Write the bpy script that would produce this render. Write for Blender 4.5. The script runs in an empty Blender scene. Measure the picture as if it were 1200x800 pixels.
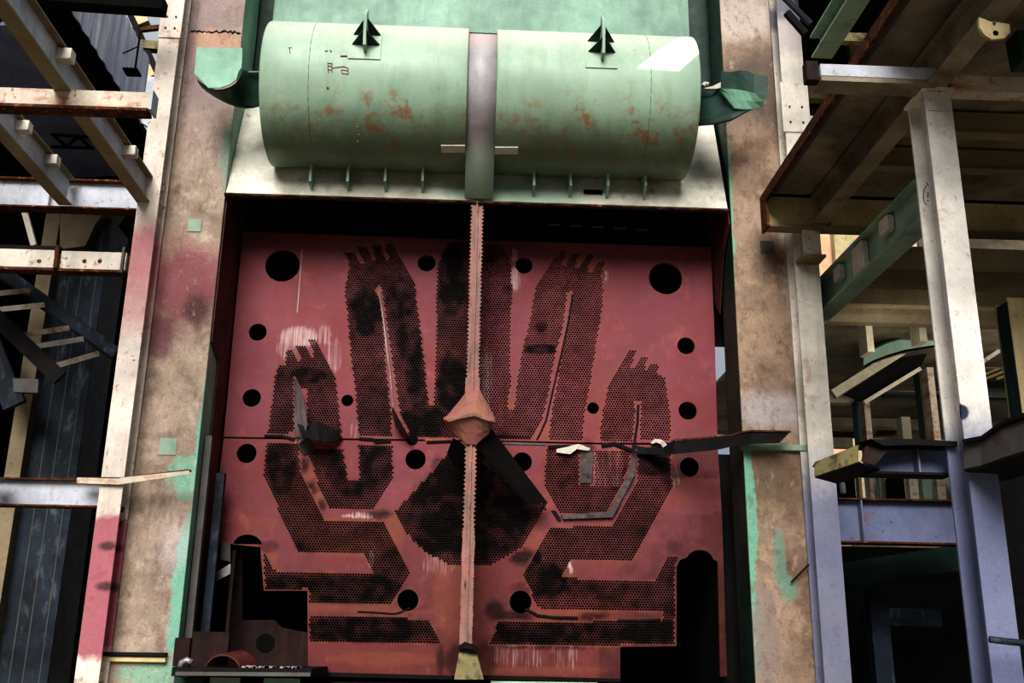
import bpy, bmesh, math, random
from mathutils import Vector, Matrix, noise
from mathutils.geometry import delaunay_2d_cdt

random.seed(7)
S = bpy.context.scene
COL = S.collection

# ------------------------------------------------------------------ camera
FPX, YAW, PITCH, ROLL, ZC = 1184.94, 0.0405627, 0.2935481, 0.0148602, 1.6
cy, sy, cp, sp, cr, sr = (math.cos(YAW), math.sin(YAW), math.cos(PITCH), math.sin(PITCH),
                          math.cos(ROLL), math.sin(ROLL))
MC = (Matrix(((cr, -sr, 0), (sr, cr, 0), (0, 0, 1))) @
      Matrix(((1, 0, 0), (0, sp, -cp), (0, cp, sp))) @
      Matrix(((cy, -sy, 0), (sy, cy, 0), (0, 0, 1))))   # world -> (right, down, forward)
MCT = MC.transposed()


def ray(px, py):
    return MCT @ Vector((px - 600, py - 400, FPX))


def at(px, py, Y):
    r = ray(px, py); t = Y / r.y
    return Vector((r.x * t, Y, ZC + r.z * t))


def atz(px, py, z):
    r = ray(px, py); t = (z - ZC) / r.z
    return Vector((r.x * t, r.y * t, z))


def atx(px, py, x):
    r = ray(px, py); t = x / r.x
    return Vector((x, r.y * t, ZC + r.z * t))


def proj(v):
    c = MC @ (Vector(v) - Vector((0, 0, ZC)))
    return 600 + FPX * c.x / c.z, 400 + FPX * c.y / c.z


cam_d = bpy.data.cameras.new('camera')
cam = bpy.data.objects.new('camera', cam_d)
COL.objects.link(cam)
cam_d.sensor_width = 36.0
cam_d.lens = FPX * 36.0 / 1200.0
cam_d.clip_end = 500
Rm = Matrix((MCT.col[0], -MCT.col[1], -MCT.col[2])).transposed()
cam.matrix_world = Matrix.Translation((0, 0, ZC)) @ Rm.to_4x4()
S.camera = cam


# ------------------------------------------------------------------ materials
def lin(c):
    def f(u):
        u /= 255.0
        return u / 12.92 if u <= 0.04045 else ((u + 0.055) / 1.055) ** 2.4
    g = 0.3 * c[0] + 0.55 * c[1] + 0.15 * c[2]
    return tuple(f(g + (u - g) * 0.86) for u in c) + (1.0,)


def material(name, base, layers=(), rough=0.6, metal=0.0, bump=0.15, bscale=18.0, vary=0.18, grit=0.12, spec=0.3):
    m = bpy.data.materials.new(name)
    m.use_nodes = True
    nt = m.node_tree
    N, L = nt.nodes, nt.links
    bs = N['Principled BSDF']
    geo = N.new('ShaderNodeNewGeometry')
    pos = geo.outputs['Position']

    def math_(op, a, b=None, c=None, clamp=False):
        n = N.new('ShaderNodeMath'); n.operation = op; n.use_clamp = clamp
        for i, v in enumerate((a, b, c)):
            if v is None:
                continue
            if isinstance(v, (int, float)):
                n.inputs[i].default_value = v
            else:
                L.new(v, n.inputs[i])
        return n.outputs[0]

    def tex(scale, detail=5, off=(0, 0, 0), ro=0.6):
        mp = N.new('ShaderNodeMapping')
        mp.inputs['Scale'].default_value = scale if isinstance(scale, tuple) else (scale,) * 3
        mp.inputs['Location'].default_value = off
        L.new(pos, mp.inputs['Vector'])
        t = N.new('ShaderNodeTexNoise')
        t.inputs['Scale'].default_value = 1.0
        t.inputs['Detail'].default_value = detail
        t.inputs['Roughness'].default_value = ro
        L.new(mp.outputs[0], t.inputs['Vector'])
        return t.outputs['Fac']

    def ramp(v, lo, hi):
        n = N.new('ShaderNodeMapRange')
        n.inputs['From Min'].default_value = lo
        n.inputs['From Max'].default_value = hi
        L.new(v, n.inputs['Value'])
        return n.outputs[0]

    def mix(fac, a, b):
        n = N.new('ShaderNodeMix'); n.data_type = 'RGBA'
        if isinstance(fac, (int, float)):
            n.inputs[0].default_value = fac
        else:
            L.new(fac, n.inputs[0])
        for i, v in ((6, a), (7, b)):
            if isinstance(v, tuple):
                n.inputs[i].default_value = v
            else:
                L.new(v, n.inputs[i])
        return n.outputs[2]

    b = lin(base)
    dk = tuple(v * (1 - vary * 2.2) for v in b[:3]) + (1,)
    lt = tuple(min(1, v * (1 + vary)) for v in b[:3]) + (1,)
    col = mix(ramp(tex(1.3, 6), 0.3, 0.7), dk, lt)
    col = mix(math_('MULTIPLY', ramp(tex(22, 4, (3, 1, 2)), 0.5, 0.75), 0.35), col, dk)
    fine = tex(12, 6, (5, 5, 5), 0.75)
    attr = None
    for k, ly in enumerate(layers):
        kind, c = ly[0], lin(ly[1])
        if kind == 'noise':
            _, _, sc, lo, hi, st = ly
            f = math_('MULTIPLY', ramp(tex(sc, 7, (k * 3.1, k * 1.7, k * 2.3), 0.65), lo, hi), st)
        elif kind == 'blob':
            _, _, ctr, rad, soft, nz, st = ly
            v1 = N.new('ShaderNodeVectorMath'); v1.operation = 'SUBTRACT'
            L.new(pos, v1.inputs[0]); v1.inputs[1].default_value = ctr
            v2 = N.new('ShaderNodeVectorMath'); v2.operation = 'DIVIDE'
            L.new(v1.outputs[0], v2.inputs[0]); v2.inputs[1].default_value = rad
            v3 = N.new('ShaderNodeVectorMath'); v3.operation = 'LENGTH'
            L.new(v2.outputs[0], v3.inputs[0])
            d = math_('ADD', v3.outputs['Value'], math_('MULTIPLY', math_('SUBTRACT', tex(3.2, 7, (k, k * 2.2, k), 0.75), 0.5), nz * 1.6))
            d = math_('ADD', d, math_('MULTIPLY', math_('SUBTRACT', fine, 0.5), nz * 0.7))
            f = math_('MULTIPLY', ramp(d, 1.0 + soft * 0.5, 1.0 - soft * 0.5), st)
        elif kind == 'nblob':
            _, _, ctr, rad, soft, sc, lo, hi, st = ly
            v1 = N.new('ShaderNodeVectorMath'); v1.operation = 'SUBTRACT'
            L.new(pos, v1.inputs[0]); v1.inputs[1].default_value = ctr
            v2 = N.new('ShaderNodeVectorMath'); v2.operation = 'DIVIDE'
            L.new(v1.outputs[0], v2.inputs[0]); v2.inputs[1].default_value = rad
            v3 = N.new('ShaderNodeVectorMath'); v3.operation = 'LENGTH'
            L.new(v2.outputs[0], v3.inputs[0])
            f = math_('MULTIPLY', math_('MULTIPLY', ramp(v3.outputs['Value'], 1.0 + soft * 0.5, 1.0 - soft * 0.5), ramp(tex(sc, 7, (k * 3.1, k, k), 0.7), lo, hi)), st)
        elif kind == 'attr':
            _, _, ch, sc, nz, st, lo, hi = ly
            if attr is None:
                a = N.new('ShaderNodeAttribute'); a.attribute_name = 'paint'
                s = N.new('ShaderNodeSeparateColor'); L.new(a.outputs['Color'], s.inputs[0])
                attr = s
            f = math_('ADD', attr.outputs[ch], math_('MULTIPLY', math_('SUBTRACT', tex(sc, 7, (k, k, k), 0.7), 0.5), nz))
            f = math_('MULTIPLY', ramp(f, lo, hi), st)
        n = math_('MULTIPLY', f, 1.0, clamp=True)
        col = mix(n, col, c)
    if grit:
        col = mix(math_('MULTIPLY', ramp(tex(70, 3, (7, 3, 1), 0.7), 0.52, 0.66), grit), col, (0.06, 0.05, 0.045, 1))
        col = mix(math_('MULTIPLY', ramp(tex(55, 3, (1, 8, 1), 0.7), 0.56, 0.68), grit * .6), col, lt)
    L.new(col, bs.inputs['Base Color'])
    bs.inputs['Specular IOR Level'].default_value = spec
    bs.inputs['Metallic'].default_value = metal
    rv = math_('ADD', math_('MULTIPLY', tex(9, 4, (9, 9, 9)), 0.35), rough - 0.17, clamp=True)
    L.new(rv, bs.inputs['Roughness'])
    if bump:
        bn = N.new('ShaderNodeBump')
        bn.inputs['Strength'].default_value = bump
        bn.inputs['Distance'].default_value = 0.02
        L.new(tex(bscale, 6, (1, 2, 3)), bn.inputs['Height'])
        L.new(bn.outputs[0], bs.inputs['Normal'])
    return m


M = {}
RUST = (150, 78, 38)
DRUST = (84, 46, 30)


def cream(name, base=(226, 216, 202), rust=1.0, extra=(), rough=0.55):
    return material(name, base, [
        ('noise', RUST, 4.0, 0.58, 0.66, 0.7 * rust),
        ('noise', RUST, (18, 18, 9), 0.62, 0.66, 0.8 * rust),
        ('noise', DRUST, 13.0, 0.645, 0.67, 0.95 * rust),
        ('noise', (150, 140, 130), (9, 9, 0.8), 0.5, 0.75, 0.35)] + list(extra), rough=rough, bump=0.12)


M['cream'] = cream('cream_paint')
M['cream_rusty'] = cream('cream_rusty_paint', (220, 205, 185), 1.0,
                         [('noise', (170, 92, 40), (2.5, 2.5, 7), 0.5, 0.66, 0.8)])
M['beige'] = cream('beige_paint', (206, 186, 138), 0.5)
M['beige_lit'] = cream('lit_beige_paint', (228, 216, 190), 0.5)  # lit copy of the beige paint; brightens the rear hall by colour
M['green_lit'] = cream('lit_sage_paint', (170, 200, 182), 0.3)  # lit copy of the sage paint for girders standing in shade
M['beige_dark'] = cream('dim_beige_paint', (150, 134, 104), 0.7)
M['bluewhite'] = cream('cool_white_paint', (196, 200, 212), 0.5)
M['bluegrey'] = cream('blue_grey_paint', (128, 138, 176), 0.6)  # cool shade on the lower right beams put into the paint colour
M['steel_grey'] = material('grey_steel', (96, 94, 92), [('noise', DRUST, 5.0, 0.52, 0.7, 0.6)], rough=0.6)
M['soffit'] = material('soffit_steel', (166, 154, 132), [('noise', (104, 66, 40), 2.4, 0.5, 0.7, 0.6),
                                                     ('noise', (52, 56, 54), 1.1, 0.45, 0.7, 0.6)], rough=0.6)
M['rust_edge'] = material('rusty_edge', (108, 62, 34), [('noise', (58, 34, 24), 9.0, 0.45, 0.6, 0.9),
                                                        ('noise', (190, 120, 60), 14.0, 0.58, 0.66, 0.8)], rough=0.85, bump=0.5)
M['green_dk'] = material('dark_green_paint', (42, 70, 62), [('noise', (24, 44, 36), 3.0, 0.45, 0.65, 0.7)], rough=0.5)
M['green'] = material('green_paint', (134, 172, 152), [('noise', (90, 120, 100), (6, 6, 1), 0.5, 0.7, 0.35)], rough=0.5)
M['green_beam'] = material('sage_green_paint', (158, 186, 166), [('noise', (60, 84, 70), 3.5, 0.55, 0.75, 0.5)], rough=0.5)
M['green_flap'] = material('mint_green_plate', (140, 190, 165), [('noise', (110, 160, 135), (12, 12, 2), 0.45, 0.7, 0.4)], rough=0.5)
M['black'] = material('black_void', (10, 9, 9), rough=0.95, bump=0)
M['dark'] = material('sooty_steel', (26, 24, 25), [('noise', (48, 30, 24), 3.0, 0.5, 0.7, 0.5)], rough=0.8)
M['darkred'] = material('sooty_red_plate', (46, 22, 20), [('noise', (80, 40, 30), (9, 9, 1.5), 0.5, 0.7, 0.5),
                                                          ('noise', (14, 10, 10), 2.0, 0.45, 0.65, 0.8)], rough=0.7)
M['bluedark'] = material('dark_blue_grey_plate', (46, 58, 74), [('noise', (120, 130, 140), (7, 7, 2.6), 0.56, 0.68, 0.55),
                                                                ('noise', (14, 18, 24), 1.6, 0.45, 0.65, 0.8)], rough=0.65)
M['cladding'] = material('grey_cladding', (240, 240, 252), [('noise', (176, 178, 204), (14, 14, 0.9), 0.45, 0.6, 0.8)], rough=0.7)
M['peach'] = material('sunlit_peach_render', (236, 190, 150), [('noise', (190, 130, 95), (8, 8, 1), 0.55, 0.7, 0.5)], rough=0.8)
M['bare'] = material('torn_bare_metal', (170, 165, 165), [('noise', (96, 60, 50), (6, 6, 2), 0.5, 0.7, 0.7)], rough=0.4, metal=0.5)
M['white'] = material('white_torn_edge', (196, 188, 178), [('noise', (150, 140, 130), 9.0, 0.5, 0.7, 0.5)], rough=0.6)
M['yellow'] = material('yellowed_paint', (150, 140, 98), [('noise', (70, 56, 36), 7.0, 0.5, 0.65, 0.9)], rough=0.7)
M['ground'] = material('dusty_ground', (150, 140, 122), rough=0.9, bump=0.3)
M['bolt'] = material('dark_bolt', (40, 30, 26), rough=0.6)
M['soot_grey'] = material('sooty_grey_strip', (84, 74, 76), [('noise', (30, 26, 28), 7.0, 0.45, 0.62, 0.9), ('noise', (130, 78, 64), 12.0, 0.54, 0.66, 0.8)], rough=0.6)
M['orange'] = material('orange_rust', (190, 100, 50), [('noise', (90, 50, 34), 9.0, 0.5, 0.65, 0.8)], rough=0.8)

SH = 12.95            # front face of the tube sheets


def wb(px, py, Y, rx, rz, ry=0.6):
    p = at(px, py, Y)
    return tuple(p), (rx, ry, rz)


def blob(col, px, py, Y, rx, rz, soft=0.6, nz=1.2, st=0.9):
    c, r = wb(px, py, Y, rx, rz)
    return ('blob', col, c, r, soft, nz, st)


TEAL = (116, 182, 158)
PINKP = (150, 82, 92)
M['column_left'] = material('tan_weathered_plate', (182, 160, 142), [
    ('noise', (116, 96, 82), 2.1, 0.48, 0.66, 0.75),
    ('noise', (206, 184, 164), 3.6, 0.52, 0.7, 0.7),
    ('noise', (170, 112, 76), 3.0, 0.6, 0.72, 0.55),
    ('noise', (96, 80, 78), (14, 14, 1.2), 0.58, 0.75, 0.4),
    blob((138, 120, 126), 245, 60, 12, 0.5, 1.3, 1.0, 0.8, 0.7),
    blob((198, 150, 120), 255, 50, 12, 0.35, 0.22, 0.3, 0.8, 0.7),
    blob((150, 74, 88), 215, 335, 12, 0.55, 0.55, 0.7, 0.9, 0.85),
    blob((60, 26, 34), 232, 362, 12, 0.16, 0.2, 0.9, 0.8, 0.7),
    blob((120, 60, 80), 185, 395, 12, 0.2, 0.3, 0.6, 0.9, 0.75),
    blob((104, 150, 140), 268, 180, 12, 0.09, 0.45, 0.5, 1.4, 0.6),
    blob(TEAL, 240, 520, 12, 0.10, 0.9, 0.25, 1.0),
    blob(TEAL, 224, 560, 12, 0.3, 0.26, 0.25, 1.3, 0.75),
    blob(TEAL, 216, 690, 12, 0.14, 0.9, 0.25, 1.1),
    blob(TEAL, 190, 790, 12, 0.5, 0.13, 0.4, 1.3, 0.7),
    blob((200, 190, 200), 205, 640, 12, 0.2, 0.25, 0.9, 1.2, 0.35),
    ('noise', (92, 74, 62), (5, 5, 2.2), 0.56, 0.72, 0.55),
    ('noise', (100, 82, 74), (16, 16, 10), 0.55, 0.68, 0.4),
    ('noise', (216, 190, 170), (9, 9, 5), 0.6, 0.7, 0.5),
], rough=0.62, bump=0.5, bscale=30, vary=0.16, grit=0.45)
M['column_right'] = material('brown_weathered_plate', (170, 144, 124), [
    ('noise', (120, 88, 66), 1.9, 0.48, 0.66, 0.7),
    ('noise', (204, 172, 140), 4.0, 0.52, 0.7, 0.65),
    ('noise', (104, 74, 52), 7.0, 0.58, 0.68, 0.5),
    blob((214, 208, 204), 940, 310, 12, 0.22, 1.0, 0.8, 1.0, 0.8),
    blob((206, 196, 190), 870, 20, 12, 0.5, 0.4, 0.8, 0.8, 0.6),
    blob((74, 66, 62), 890, 100, 12, 0.6, 0.55, 0.9, 0.7, 0.75),
    blob((196, 190, 196), 905, 480, 12, 0.5, 0.22, 0.8, 0.9, 0.6),
    blob((104, 84, 66), 905, 565, 12, 0.4, 0.35, 0.9, 1.0, 0.7),
    blob(TEAL, 852, 230, 12, 0.07, 1.4, 0.25, 1.0),
    blob(TEAL, 877, 590, 12, 0.09, 0.9, 0.2, 1.0),
    blob(TEAL, 884, 730, 12, 0.10, 0.5, 0.2, 1.3),
    blob((106, 158, 140), 914, 655, 12, 0.07, 0.35, 0.5, 1.5, 0.7),
    blob((106, 158, 140), 925, 690, 12, 0.11, 0.14, 0.5, 1.3, 0.7),
    blob((150, 132, 126), 897, 750, 12, 0.17, 0.6, 0.3, 1.2, 0.8),
    ('noise', (88, 66, 50), (5, 5, 2.0), 0.55, 0.72, 0.6),
    ('noise', (92, 70, 56), (16, 16, 10), 0.54, 0.68, 0.45),
    ('noise', (206, 184, 166), (9, 9, 5), 0.6, 0.7, 0.45),
], rough=0.6, bump=0.5, bscale=30, vary=0.16, grit=0.5)
M['post_left'] = cream('cream_paint_left_post', (226, 212, 200), 0.8, [
    blob((176, 92, 104), 172, 300, 11.7, 0.5, 0.42, 0.7, 0.6, 0.8),
    blob((206, 140, 140), 162, 350, 11.7, 0.5, 0.4, 0.9, 0.6, 0.6),
    blob((170, 78, 98), 120, 685, 11.7, 0.6, 0.78, 0.12, 0.25, 0.9),
    blob((40, 26, 30), 128, 640, 11.7, 0.10, 0.05, 0.8, 0.5, 0.8),
    blob((40, 26, 30), 125, 687, 11.7, 0.10, 0.05, 0.8, 0.5, 0.8),
])
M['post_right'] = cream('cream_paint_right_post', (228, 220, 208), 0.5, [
    blob((96, 98, 112), 922, 12, 11.7, 0.4, 0.22, 0.5, 0.8, 0.9),
    blob((172, 160, 166), 928, 45, 11.7, 0.4, 0.3, 0.6, 0.8, 0.7),
    ('blob', (98, 106, 146), (4.2, 11.7, 1.2), (1.5, 2, 2.45), 0.3, 0.1, 0.8)])  # blue shade on the lower post put into its colour
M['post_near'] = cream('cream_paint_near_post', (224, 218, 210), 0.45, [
    ('blob', (26, 34, 52), tuple(at(1126, 482, 7.95)), (.06, .03, .07), 0.3, 0.6, 1.0),
    ('blob', (80, 92, 138), (4.2, 8, 1.3), (1.5, 2, 2.1), 0.16, 0.12, 0.85)])  # shaded lower part of the near post painted bluish
DRUMG = (158, 184, 162)
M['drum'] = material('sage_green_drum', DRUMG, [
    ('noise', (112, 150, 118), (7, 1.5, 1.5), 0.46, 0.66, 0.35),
    ('blob', (218, 212, 198), (0, 11.2, 9.35), (4, 0.9, 0.62), 1.0, 0.5, 0.7),  # pale sky light along the drum tops put into the colour
    ('blob', (90, 104, 76), (0, 11.7, 7.5), (4, 1.0, 0.35), 0.9, 0.7, 0.6),  # dark shaded underside of the drums painted in
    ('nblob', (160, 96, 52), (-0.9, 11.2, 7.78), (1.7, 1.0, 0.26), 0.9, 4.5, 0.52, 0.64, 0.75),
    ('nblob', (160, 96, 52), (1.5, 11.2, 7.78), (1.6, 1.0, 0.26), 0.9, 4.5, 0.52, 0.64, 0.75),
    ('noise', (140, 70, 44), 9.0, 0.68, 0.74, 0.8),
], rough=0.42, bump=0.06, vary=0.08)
M['skirt'] = material('pale_grey_green_hood_plate', (226, 222, 208), [
    ('noise', (150, 146, 130), 3.0, 0.45, 0.68, 0.6),
    ('noise', (140, 110, 90), 5.0, 0.62, 0.72, 0.7),
    ('blob', (150, 190, 165), (0.5, 12, 7.2), (0.9, 1, 0.35), 0.9, 0.9, 0.7),
    ('noise', (60, 46, 44), 16.0, 0.68, 0.72, 0.9)], rough=0.5)
M['strip'] = material('pale_pink_centre_band', (180, 176, 180), [
    ('noise', (150, 128, 140), 3.0, 0.5, 0.7, 0.5),
    ('blob', (205, 180, 178), (0, 11.0, 9.1), (1, 0.9, 0.35), 0.9, 0.4, 0.8),  # band ends lightened where light reaches them, as part of the colour
    ('blob', (168, 200, 178), (0, 11.9, 7.3), (1, 0.5, 0.4), 0.9, 0.5, 0.9)], rough=0.45)
M['sheet'] = material('red_lead_tube_sheet', (142, 79, 88), [
    ('blob', (96, 48, 42), (0, 13, .8), (6, 2, 2.1), 1.3, 1.0, 0.8),  # browner towards the bottom, with the fading light put into the colour
    ('noise', (136, 64, 62), 1.3, 0.42, 0.68, 0.7),
    ('noise', (186, 100, 100), 3.4, 0.56, 0.74, 0.4),
    ('noise', (128, 92, 96), (26, 26, 2.0), 0.6, 0.72, 0.35),
    ('attr', (146, 88, 56), 1, 5.0, 1.0, 0.75, .25, 1.05),
    ('attr', (226, 206, 200), 2, (40, 40, 1.6), 1.9, 0.85, .45, 1.15),
    ('attr', (9, 7, 8), 0, 5.0, 0.6, 0.97, .12, .82),
    ('noise', (214, 200, 196), 30.0, 0.72, 0.75, 0.7),
], rough=0.62, bump=0.12, bscale=26, vary=0.08, grit=0.05, spec=0.15)
M['spine'] = material('torn_pinkish_rib', (158, 116, 108), [
    ('noise', (112, 92, 88), (16, 16, 2.4), 0.46, 0.62, 0.8),
    ('noise', (178, 100, 84), 5.0, 0.5, 0.7, 0.6),
    ('noise', (40, 30, 32), (22, 22, 3), 0.6, 0.68, 0.8)], rough=0.6, bump=0.4)
M['hub'] = material('pinkish_hub_plate', (164, 106, 98), [
    ('noise', (150, 110, 76), 4.0, 0.48, 0.62, 0.7),
    ('noise', (120, 104, 100), 8.0, 0.55, 0.66, 0.8)], rough=0.55, bump=0.3)
M['recess'] = material('dull_red_side_plate', (104, 50, 46), [
    ('noise', (44, 26, 28), 2.0, 0.45, 0.65, 0.8),
    ('noise', (140, 78, 70), (12, 12, 1.5), 0.55, 0.7, 0.4)], rough=0.65)


# ------------------------------------------------------------------ builders
def props(o, label=None, cat=None, group=None, kind=None):
    if label: o['label'] = label
    if cat: o['category'] = cat
    if group: o['group'] = group
    if kind: o['kind'] = kind
    return o


def thing(name, label, cat, loc, group=None):
    o = bpy.data.objects.new(name, None)
    o.empty_display_size = 0.2
    COL.objects.link(o)
    o.location = loc
    return props(o, label, cat, group, 'thing')


class MB:
    def __init__(s):
        s.v, s.f = [], []

    def add(s, vs, fs):
        b = len(s.v)
        s.v += [Vector(v) for v in vs]
        s.f += [tuple(b + i for i in f) for f in fs]
        return s

    def box(s, x0, x1, y0, y1, z0, z1):
        return s.add([(x, y, z) for x in (x0, x1) for y in (y0, y1) for z in (z0, z1)],
                     [(0, 1, 3, 2), (4, 6, 7, 5), (0, 4, 5, 1), (2, 3, 7, 6), (0, 2, 6, 4), (1, 5, 7, 3)])

    def bar(s, p0, p1, a0, a1, b0, b1, up=(0, 0, 1)):
        """box along p0->p1; a = sideways range, b = range along 'up'"""
        p0, p1 = Vector(p0), Vector(p1)
        d = (p1 - p0).normalized()
        side = d.cross(Vector(up)).normalized()
        u = side.cross(d).normalized()
        vs = [p + side * a + u * b for p in (p0, p1) for a in (a0, a1) for b in (b0, b1)]
        return s.add(vs, [(0, 1, 3, 2), (4, 6, 7, 5), (0, 4, 5, 1), (2, 3, 7, 6), (0, 2, 6, 4), (1, 5, 7, 3)])

    def prism(s, poly, d):
        """polygon of 3D points extruded by vector d"""
        n = len(poly); d = Vector(d)
        a = [Vector(p) for p in poly]
        return s.add(a + [p + d for p in a], [tuple(range(n)), tuple(range(2 * n - 1, n - 1, -1))] +
                     [(i, i + n, (i + 1) % n + n, (i + 1) % n) for i in range(n)])

    def tube(s, pts, r, n=8):
        pts = [Vector(p) for p in pts]
        rs = r if isinstance(r, (list, tuple)) else [r] * len(pts)
        vs, fs = [], []
        for i, p in enumerate(pts):
            d = (pts[min(i + 1, len(pts) - 1)] - pts[max(i - 1, 0)]).normalized()
            u = d.orthogonal().normalized() if i == 0 else (u - d * u.dot(d)).normalized()
            w = d.cross(u)
            vs += [p + (u * math.cos(2 * math.pi * k / n) + w * math.sin(2 * math.pi * k / n)) * rs[i] for k in range(n)]
        for i in range(len(pts) - 1):
            fs += [(i * n + k, i * n + (k + 1) % n, (i + 1) * n + (k + 1) % n, (i + 1) * n + k) for k in range(n)]
        fs += [tuple(range(n - 1, -1, -1)), tuple((len(pts) - 1) * n + k for k in range(n))]
        return s.add(vs, fs)

    def loft(s, A, B, th=(0, 0.015, 0), rows=1):
        """sheet between polylines A and B, given thickness th"""
        n = len(A); th = Vector(th)
        A = [Vector(a) for a in A]; B = [Vector(b) for b in B]
        vs, fs = [], []
        for j in range(rows + 1):
            t = j / rows
            vs += [a.lerp(b, t) for a, b in zip(A, B)]
        m = len(vs)
        vs += [v + th for v in vs]
        for j in range(rows):
            for i in range(n - 1):
                q = (j * n + i, j * n + i + 1, (j + 1) * n + i + 1, (j + 1) * n + i)
                fs += [q, tuple(m + k for k in reversed(q))]
        edge = ([i for i in range(n)] + [j * n + n - 1 for j in range(1, rows + 1)] +
                [rows * n + i for i in range(n - 2, -1, -1)] + [j * n for j in range(rows - 1, 0, -1)])
        for a, b in zip(edge, edge[1:] + edge[:1]):
            fs.append((b, a, a + m, b + m))
        return s.add(vs, fs)

    def build(s, name, mat, parent=None, label=None, cat=None, group=None, kind=None, smooth=False, bevel=0, recalc=True):
        me = bpy.data.meshes.new(name)
        if parent is not None:
            off = parent.location.copy()
            q = parent.parent
            while q is not None:
                off = off + q.location; q = q.parent
        else:
            lo = [min(v[i] for v in s.v) for i in range(3)]
            hi = [max(v[i] for v in s.v) for i in range(3)]
            off = Vector(((lo[0] + hi[0]) / 2, (lo[1] + hi[1]) / 2, lo[2]))
        me.from_pydata([v - off for v in s.v], [], s.f)
        if recalc:
            bm = bmesh.new(); bm.from_mesh(me)
            bmesh.ops.recalc_face_normals(bm, faces=bm.faces)
            bm.to_mesh(me); bm.free()
        me.materials.append(M[mat])
        if smooth:
            for p in me.polygons: p.use_smooth = True
        o = bpy.data.objects.new(name, me)
        COL.objects.link(o)
        if parent is None:
            o.location = off
        else:
            o.parent = parent
        if bevel:
            b = o.modifiers.new('bevel', 'BEVEL'); b.width = bevel; b.segments = 1
            b.limit_method = 'ANGLE'
        props(o, label, cat, group, kind)
        return o


def beam(name, label, p0, p1, h, w, mat, cat='beam', tf=0.02, tw=0.014, stiff=(), group=None, kind='thing', fmat=None, up=(0, 0, 1), ends=False):
    """I-section; p0-p1 is the centre line"""
    p0, p1 = Vector(p0), Vector(p1)
    t = thing(name, label, cat, (p0 + p1) / 2 - Vector((0, 0, h / 2)), group)
    MB().bar(p0, p1, -tw / 2, tw / 2, -h / 2 + tf, h / 2 - tf, up).build('web', mat, t)
    MB().bar(p0, p1, -w / 2, w / 2, h / 2 - tf, h / 2, up).build('upper_flange', fmat or mat, t)
    MB().bar(p0, p1, -w / 2, w / 2, -h / 2, -h / 2 + tf, up).build('lower_flange', fmat or mat, t)
    for f in stiff:
        c = p0.lerp(p1, f); d = (p1 - p0).normalized() * 0.008
        MB().bar(c - d, c + d, -w / 2 + .01, w / 2 - .01, -h / 2 + tf, h / 2 - tf, up).build('stiffener', mat, t)
    return t


def boltring(mb, p, n, r=0.014, h=0.012):
    p = Vector(p); n = Vector(n).normalized()
    mb.tube([p, p + n * h], r, 6)


def post(name, label, x0, x1, yf, depth, z1, mat, splices=(), z0=0.0, group=None):
    """H section: front flange facing -Y, web along Y, rear flange"""
    xc = (x0 + x1) / 2
    t = thing(name, label, 'post', (xc, yf + depth / 2, z0), group)
    MB().box(x0, x1, yf, yf + 0.022, z0, z1).build('front_flange', mat, t)
    MB().box(xc - .008, xc + .008, yf + .022, yf + depth - .022, z0, z1).build('web', mat, t)
    MB().box(x0, x1, yf + depth - .022, yf + depth, z0, z1).build('rear_flange', mat, t)
    for (a, b, ex) in splices:
        s = MB().box(x0 - ex, x1 + ex, yf - .016, yf - .001, a, b).build('splice_plate', mat, t, bevel=.003)
        for zz in (a + .14, b - .5 * (b - a)) if b - a > .5 else ((a + b) / 2,):
            for xx in (x0 + .07, x1 - .07):
                q = MB(); boltring(q, (xx, yf - .016, zz), (0, -1, 0))
                q.build('bolt', 'bolt', s)
    return t


# ------------------------------------------------------------------ ground
MB().box(-40, 40, -12, 60, -0.3, 0).build('floor', 'ground', label='dark concrete ground', kind='structure')

# ------------------------------------------------------------------ big columns
XL0, XL1, XR0, XR1 = -4.02, -3.215, 3.32, 4.12
CD = 0.80


def big_column(name, label, x0, x1, matf, inner, im, CD=CD):
    t = thing(name, label, 'column', ((x0 + x1) / 2, 12 + CD / 2, 0))
    MB().box(x0, x1, 12.0, 12.03, 0, 12.5).build('front_plate', matf, t, bevel=.004)
    MB().box(x0 + .001, x1 - .001, 12 + CD - .03, 12 + CD, 0, 12.5).build('rear_plate', 'dark', t)
    a = (x1 - .03, x1) if inner > 0 else (x0, x0 + .03)
    b = (x0, x0 + .03) if inner > 0 else (x1 - .03, x1)
    MB().box(a[0], a[1], 12.03, 12 + CD - .03, 0, 12.5).build('inner_side_plate', im, t, label='green painted side plate facing the opening')
    MB().box(b[0], b[1], 12.03, 12 + CD - .03, 0, 12.5).build('outer_side_plate', 'steel_grey', t)
    return t


cl = big_column('box_column', 'wide tan flaking box column left of the red sheet', XL0, XL1, 'column_left', 1, 'green')
crr = big_column('box_column', 'wide brown box column right of the red sheet with teal patches', XR0, XR1, 'column_right', -1, 'green_dk', .66)
for (px, py, s) in ((228, 264, .17), (197, 523, .2)):
    p = at(px, py, 11.995)
    MB().box(p.x - s / 2, p.x + s / 2, 11.99, 11.999, p.z - s / 2, p.z + s / 2).build('gauge_patch', 'green_beam', cl, label='small square green paint patch')
p = at(900, 290, 12)
MB().box(p.x - .1, p.x + .08, 11.993, 11.999, p.z - .09, p.z + .09).build('gauge_patch', 'steel_grey', crr, label='faint grey square patch')
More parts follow.
